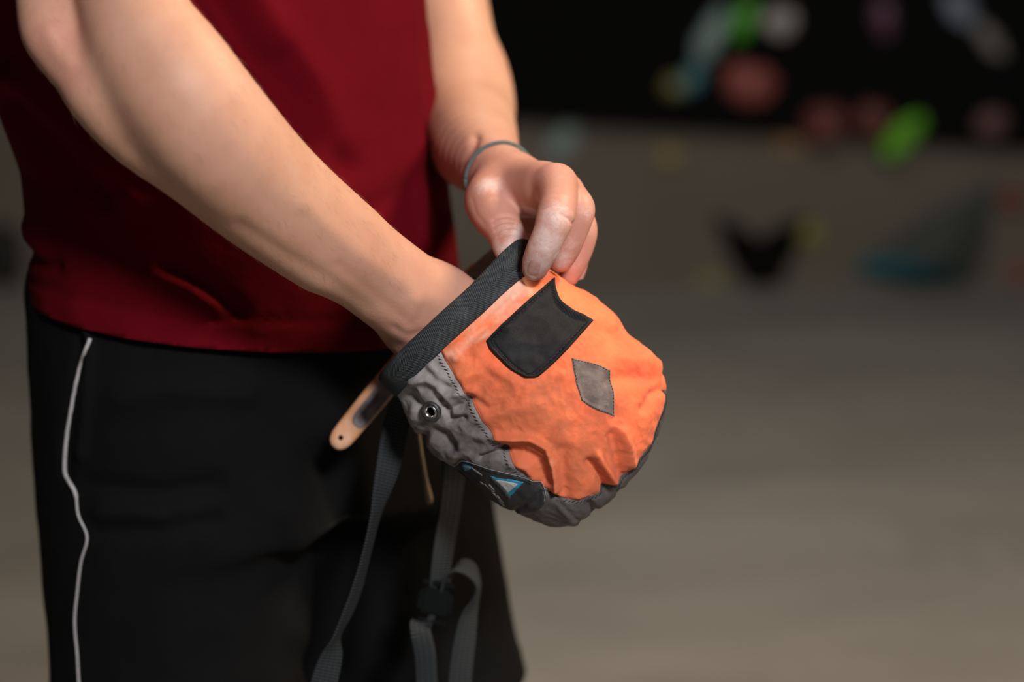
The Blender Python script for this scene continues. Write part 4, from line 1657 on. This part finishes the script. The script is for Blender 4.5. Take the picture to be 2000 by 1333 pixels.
# black hook-and-loop patch
G = coons([(950, 666), (985, 630), (1030, 588), (1078, 547)], [(1026, 737), (1048, 737), (1066, 724), (1100, 692), (1157, 629)],
          [(950, 666), (957, 682), (975, 701), (998, 722), (1026, 737)], [(1078, 547), (1084, 574), (1100, 597), (1126, 614), (1157, 629)], 64, 56)
po, top, nn, edge = applique('loop_patch', G, 0.0022, M['patch'], bag, 0.0015, 0.2, 0.0010)
tag(po, 'black hook-and-loop patch')
for c in (G[4, 4:-4], G[-5, 4:-4], G[4:-4, 4]):
    th, t = px_to_tht(c[:, 0], c[:, 1])
    s3, n3 = bag_surf(th, t, 0.0022, 0.2)[:2]
    stitches('stitching', s3, n3, 0.0022, 0.0008, 0.00028, po)

# diamond
G = coons([(1114, 701), (1155, 711), (1190, 726)], [(1134, 784), (1165, 802), (1199, 814)], [(1114, 701), (1122, 742), (1134, 784)], [(1190, 726), (1196, 768), (1199, 814)], 34, 38)
do, top, nn, edge = applique('diamond_patch', G, 0.0007, M['diamond'], bag, 0.0002, 0.4, 0.0002)
tag(do, 'grey-brown suede diamond')
for c in (G[1, :], G[-2, :], G[:, 1], G[:, -2]):
    th, t = px_to_tht(c[:, 0], c[:, 1])
    s3, n3 = bag_surf(th, t, 0.0009, 0.4)[:2]
    stitches('stitching', s3, n3, 0.0015, 0.0007, 0.00021, do)

# woven label with a mountain mark
G = coons([(888, 908), (906, 900), (955, 911), (1017, 930), (1052, 944)], [(897, 914), (930, 945), (965, 976), (1005, 1002), (1046, 1002)],
          [(888, 908), (892, 911), (897, 914)], [(1052, 944), (1065, 966), (1062, 986), (1046, 1002)], 70, 34)
lo_, top, nn, edge = applique('brand_label', G, 0.0012, M['label_black'], bag, 0.0003, 0.4, 0.0003)
tag(lo_, 'black woven label with white and blue mountain mark')
edge_c = [(884, 911), (895, 904), (908, 899), (955, 910), (1017, 929), (1052, 943), (1064, 962), (1063, 980)]
ec = catmull(np.array([list(q) + [0] for q in edge_c]), 8)
th, t = px_to_tht(ec[:, 0], ec[:, 1])
s3 = bag_surf(th, t, 0.0014, 0.4)[0]
tag(tube_obj('label_edge', s3, 0.00028, M['label_grey'], lo_, 6), 'pale selvedge')


def label_bit(name, c0, c1, off, m, nu=16, nv=8):
    G = coons(c0, c1, [c0[0], c1[0]], [c0[-1], c1[-1]], nu, nv)
    o, *_ = applique(name, G, off, m, lo_, 0.0, 0.4)
    return o


label_bit('mountain_mark', [(957, 923), (990, 931), (1024, 940)], [(996, 970), (1003, 964), (1024, 941)], 0.00150, M['label_blue'])
label_bit('mountain_mark', [(967, 929), (992, 935), (1014, 942)], [(996, 962), (1001, 957), (1014, 943)], 0.00172, M['label_white'])
label_bit('mountain_mark', [(903, 904), (912, 905), (926, 909)], [(909, 918), (916, 917), (927, 911)], 0.00150, M['label_blue'], 10, 6)
label_bit('mountain_mark', [(905, 906), (914, 907), (923, 909)], [(912, 915), (918, 914), (924, 911)], 0.00168, M['label_grey'], 10, 6)
label_bit('mountain_mark', [(925, 909), (936, 916), (947, 924)], [(924, 914), (934, 920), (945, 927)], 0.00150, M['label_grey'], 12, 4)
for k in range(9):                       # worn, scratchy rock strokes of the mark
    x0, y0 = 953 + k * 3.4 + random.uniform(-3, 3), 937 + k * 4.2 + random.uniform(-3, 3)
    ln, wd_ = random.uniform(7, 15), random.uniform(0.8, 2.2)
    label_bit('mountain_mark', [(x0, y0), (x0 + ln * .45, y0 + ln * .5 + 1), (x0 + ln * .8, y0 + ln)], [(x0 - wd_, y0 + wd_), (x0 + ln * .45 - wd_ * 1.6, y0 + ln * .5 + wd_), (x0 + ln * .8 - wd_ * .6, y0 + ln + wd_ * .5)], 0.00150 + k * 0.00002, M['label_grey'], 8, 3)
for k in range(7):                       # jagged dark ridge biting into the white triangle
    x0, y0 = 964 + k * 5.0, 927 + k * 6.0
    label_bit('mountain_mark', [(x0, y0), (x0 + 5, y0 + 3), (x0 + random.uniform(7, 11), y0 + 5)], [(x0 - 1, y0 + 7), (x0 + 2, y0 + 9), (x0 + 5, y0 + 10)], 0.00195 + k * 0.00002, M['label_black'], 5, 3)
label_bit('mountain_mark', [(942, 935), (947, 938), (951, 942)], [(940, 937), (945, 941), (949, 944)], 0.00150, M['label_grey'], 6, 3)

# seam stitching
bs_ = np.linspace(24, 352, 130)
tt = t_of_b(bs_)
for da in (-7.0,):
    thx = []
    for t1, b1 in zip(tt, bs_):
        bb, l, r = prof_t(t1)
        thx.append(math.asin(np.clip((seam_a(bb) + da - 0.5 * (l + r)) / (0.5 * (r - l)), -.98, .98)))
    s3, n3 = bag_surf(np.array(thx), tt, 0.0004)[:2]
    stitches('stitching', s3, n3, 0.0021, 0.0006, 0.00027, gp, 0.0010)
thb = np.linspace(-0.62, 1.75, 200)
tb = t_seam(thb)
s3, n3 = bag_surf(thb, tb + 0.010, 0.0005)[:2]
stitches('stitching', s3, n3, 0.0022, 0.0006, 0.00030, bp, 0.0011)

# eyelet in the grey panel
th, t = px_to_tht(np.array([846.0]), np.array([801.0]))
ec, en, *_ = bag_surf(th, t, 0.0012, 1.0)
ec = ec[0]
en = en[0] * 0.75 + Wd * 0.35 + E1w * -0.05
en /= np.linalg.norm(en)
eu = np.cross(en, E2w)
eu /= np.linalg.norm(eu)
ev = np.cross(en, eu)


def lathe(name, prof_, m, parent, seg=32, c=None, ax=None, u=None, v=None):
    V, Fc = [], []
    for r, h in prof_:
        for k in range(seg):
            al = 2 * PI * k / seg
            V.append(c + ax * h + r * (math.cos(al) * u + math.sin(al) * v))
    for i in range(len(prof_) - 1):
        for k in range(seg):
            k2 = (k + 1) % seg
            Fc.append((i * seg + k, i * seg + k2, (i + 1) * seg + k2, (i + 1) * seg + k))
    return mesh_obj(name, V, Fc, m, parent)


ey = lathe('eyelet', [(0.0070, -0.0030), (0.0071, 0.0006), (0.0066, 0.0016), (0.0058, 0.0019), (0.0050, 0.0015), (0.0046, 0.0013)], M['dark_metal'], bag, c=ec, ax=en, u=eu, v=ev)
tag(ey, 'small dark metal eyelet')
lathe('eyelet_barrel', [(0.0047, 0.0012), (0.0042, 0.0019), (0.0036, 0.0017), (0.0030, 0.0006), (0.0026, -0.0006)], M['metal'], ey, c=ec, ax=en, u=eu, v=ev)
lathe('eyelet_hole', [(0.0028, -0.0002), (0.0015, -0.0002), (0.00001, -0.0002)], M['void'], ey, c=ec, ax=en, u=eu, v=ev)

# elastic brush sleeve on the back of the bag
sl0, sl1 = P(925, 560, 1.405), P(1000, 486, 1.385)
ribbon_obj('brush_sleeve', [P(915, 572, 1.411), P(940, 540, 1.408), P(970, 512, 1.405), P(1010, 482, 1.400)], [E2w] * 4, 0.019, 0.002, M['sleeve'], bag)

#==BRUSH==
B0 = P(662, 862, 1.402)
B1 = P(938, 527, 1.424)
brush = empty('brush', B0)
tag(brush, 'wooden brush with a purple-grey grip tucked behind the chalk bag', 'brush')
bd = (B1 - B0) / np.linalg.norm(B1 - B0)
bl = np.linalg.norm(B1 - B0)
bn = Wd - (Wd @ bd) * bd
bn /= np.linalg.norm(bn)
bw = np.cross(bd, bn)
if bw @ UP > 0:
    bw = -bw                                # towards lower right in the photo


def slab(name, stations, thick, m, parent, hole=None, yoff=0.0, zoff=0.0):
    """rounded flat bar: stations = (s along, half width); pill cross-section"""
    V, Fc = [], []
    cs = []
    for k in range(24):
        al = 2 * PI * k / 24
        c_, s_ = math.cos(al), math.sin(al)
        cs.append((math.copysign(abs(c_) ** 0.55, c_), math.copysign(abs(s_) ** 0.55, s_)))
    for s, hw, th_ in stations:
        for x, y in cs:
            V.append(B0 + bd * s + bw * (x * hw + yoff) + bn * (y * thick * 0.5 * th_ + zoff))
    n = len(stations)
    for i in range(n - 1):
        for k in range(24):
            k2 = (k + 1) % 24
            Fc.append((i * 24 + k, (i + 1) * 24 + k, (i + 1) * 24 + k2, i * 24 + k2))
    Fc.append(tuple(range(24)))
    Fc.append(tuple((n - 1) * 24 + k for k in range(24))[::-1])
    return mesh_obj(name, V, Fc, m, parent)


st = [(-0.0058, 0.0016, 0.3), (-0.0052, 0.0034, 0.7), (-0.0035, 0.0056, 0.95), (-0.001, 0.0071, 1), (0.003, 0.0082, 1), (0.010, 0.0086, 1), (0.03, 0.0090, 1), (0.06, 0.0092, 1), (0.10, 0.0085, 1), (bl - 0.01, 0.0085, 1), (bl, 0.0070, .8), (bl + 0.003, 0.003, .4)]
slab('handle', st, 0.0075, M['wood'], brush)
slab('grip_inlay', [(0.0150, 0.0008, .4), (0.0156, 0.0030, .9), (0.0175, 0.0048, 1), (0.021, 0.0058, 1), (0.03, 0.0062, 1), (0.06, 0.0062, 1), (0.075, 0.0058, 1), (0.078, 0.003, .5)], 0.0030, M['inlay'], brush, yoff=0.0022, zoff=0.0031)
cyl_mesh(B0 + bd * 0.0025 + bn * 0.0036 - bw * 0.0004, bn, 0.0018, 0.0010, M['plastic'], brush, 'hanging_hole', 16)
# bristle block at the far end, behind the bag
slab('bristles', [(bl - 0.034, 0.0070, 1), (bl - 0.004, 0.0070, 1)], 0.010, M['cord'], brush, zoff=-0.008)

#==BELT==
belt = empty('waist_belt', P(640, 1333, 1.40))
tag(belt, 'grey webbing belt with black buckle hanging below the chalk bag', 'belt')
ZV = np.array([0, 0, 1.0])


def wdir(deg, face=0.0):
    """strap width direction: deg turns it about the vertical away from the picture plane"""
    a_ = math.radians(deg)
    return RIGHT * math.cos(a_) + FWD * math.sin(a_)


nodes = [(818, 752, 1.386, 10), (797, 778, 1.389, 10), (782, 806, 1.391, 10), (773, 836, 1.390, 10), (766, 870, 1.388, 18), (757, 915, 1.386, 32), (744, 965, 1.384, 58), (733, 1010, 1.384, 76), (715, 1085, 1.385, 80), (697, 1150, 1.386, 76), (678, 1200, 1.387, 78), (657, 1245, 1.388, 84), (646, 1285, 1.389, 40), (633, 1333, 1.390, 14), (612, 1420, 1.392, 5), (600, 1500, 1.395, 0)]
ribbon_obj('strap', [P(x, y, d) for x, y, d, a_ in nodes], [wdir(a_) - 0.28 * UP for x, y, d, a_ in nodes], 0.0185, 0.0017, M['webbing'], belt)
nodes = [(868, 740, 1.400, 10), (880, 800, 1.412, 15), (886, 870, 1.424, 22), (885, 935, 1.43, 25), (880, 985, 1.43, 28), (873, 1030, 1.43, 30), (866, 1075, 1.43, 32), (861, 1112, 1.432, 36), (857, 1150, 1.436, 40)]
ribbon_obj('strap', [P(x, y, d) for x, y, d, a_ in nodes], [wdir(a_) - 0.12 * UP for x, y, d, a_ in nodes], 0.0170, 0.0017, M['webbing'], belt)
# loop out of the buckle and down
nodes = [(868, 1150, 1.436), (878, 1122, 1.432), (898, 1107, 1.430), (920, 1114, 1.430), (934, 1140, 1.432), (930, 1168, 1.434), (916, 1205, 1.434), (907, 1255, 1.434), (900, 1310, 1.434), (895, 1380, 1.434), (892, 1450, 1.436)]
wds = [wdir(70) + 0.3 * UP, wdir(62) + .3 * UP, wdir(60) + 0.5 * UP, wdir(66) + 0.4 * UP, wdir(80), wdir(80) - .2 * UP, wdir(45), wdir(22), wdir(10), wdir(6), wdir(4)]
ribbon_obj('strap', [P(*q) for q in nodes], wds, 0.0170, 0.0017, M['webbing'], belt)
nodes = [(842, 1222, 1.430, 15), (822, 1219, 1.424, 8), (822, 1238, 1.418, 0), (830, 1275, 1.420, -10), (833, 1320, 1.424, -20), (836, 1390, 1.426, -20)]
ribbon_obj('strap', [P(x, y, d) for x, y, d, a_ in nodes], [wdir(a_ + 18) for x, y, d, a_ in nodes], 0.0150, 0.0017, M['webbing'], belt)
# side-release buckle
bk = (P(858, 1138, 1.432), P(842, 1220, 1.430))
bax = bk[1] - bk[0]
bln = np.linalg.norm(bax)
bax /= bln
bu = np.cross(bax, FWD)
bu /= np.linalg.norm(bu)
bnn = np.cross(bax, bu)


def obox(name, c, hx, hy, hz, m, parent, bev=0.0012):
    bm = bmesh.new()
    bmesh.ops.create_cube(bm, size=2)
    bmesh.ops.scale(bm, vec=(hx, hy, hz), verts=bm.verts)
    bmesh.ops.bevel(bm, geom=bm.edges[:], offset=bev, segments=2, affect='EDGES')
    for v in bm.verts:
        v.co = Vector(c + bu * v.co.x + bax * v.co.y + bnn * v.co.z)
    me = bpy.data.meshes.new(name)
    bm.to_mesh(me)
    bm.free()
    me.materials.append(m)
    return link(bpy.data.objects.new(name, me), parent)


bkl = obox('buckle', bk[0] + bax * bln * 0.46, 0.0095, 0.0095, 0.0035, M['plastic'], belt)
obox('buckle_bar', bk[0] + bax * 0.001, 0.0115, 0.0018, 0.0022, M['plastic'], bkl, 0.0008)
obox('buckle_prong', bk[0] + bax * bln * 0.46 + bu * 0.0108, 0.0016, 0.0070, 0.0022, M['plastic'], bkl, 0.0007)
obox('buckle_prong', bk[0] + bax * bln * 0.46 - bu * 0.0108, 0.0016, 0.0070, 0.0022, M['plastic'], bkl, 0.0007)
obox('buckle_bar', bk[0] + bax * bln * 0.93, 0.0105, 0.0016, 0.0022, M['plastic'], bkl, 0.0008)
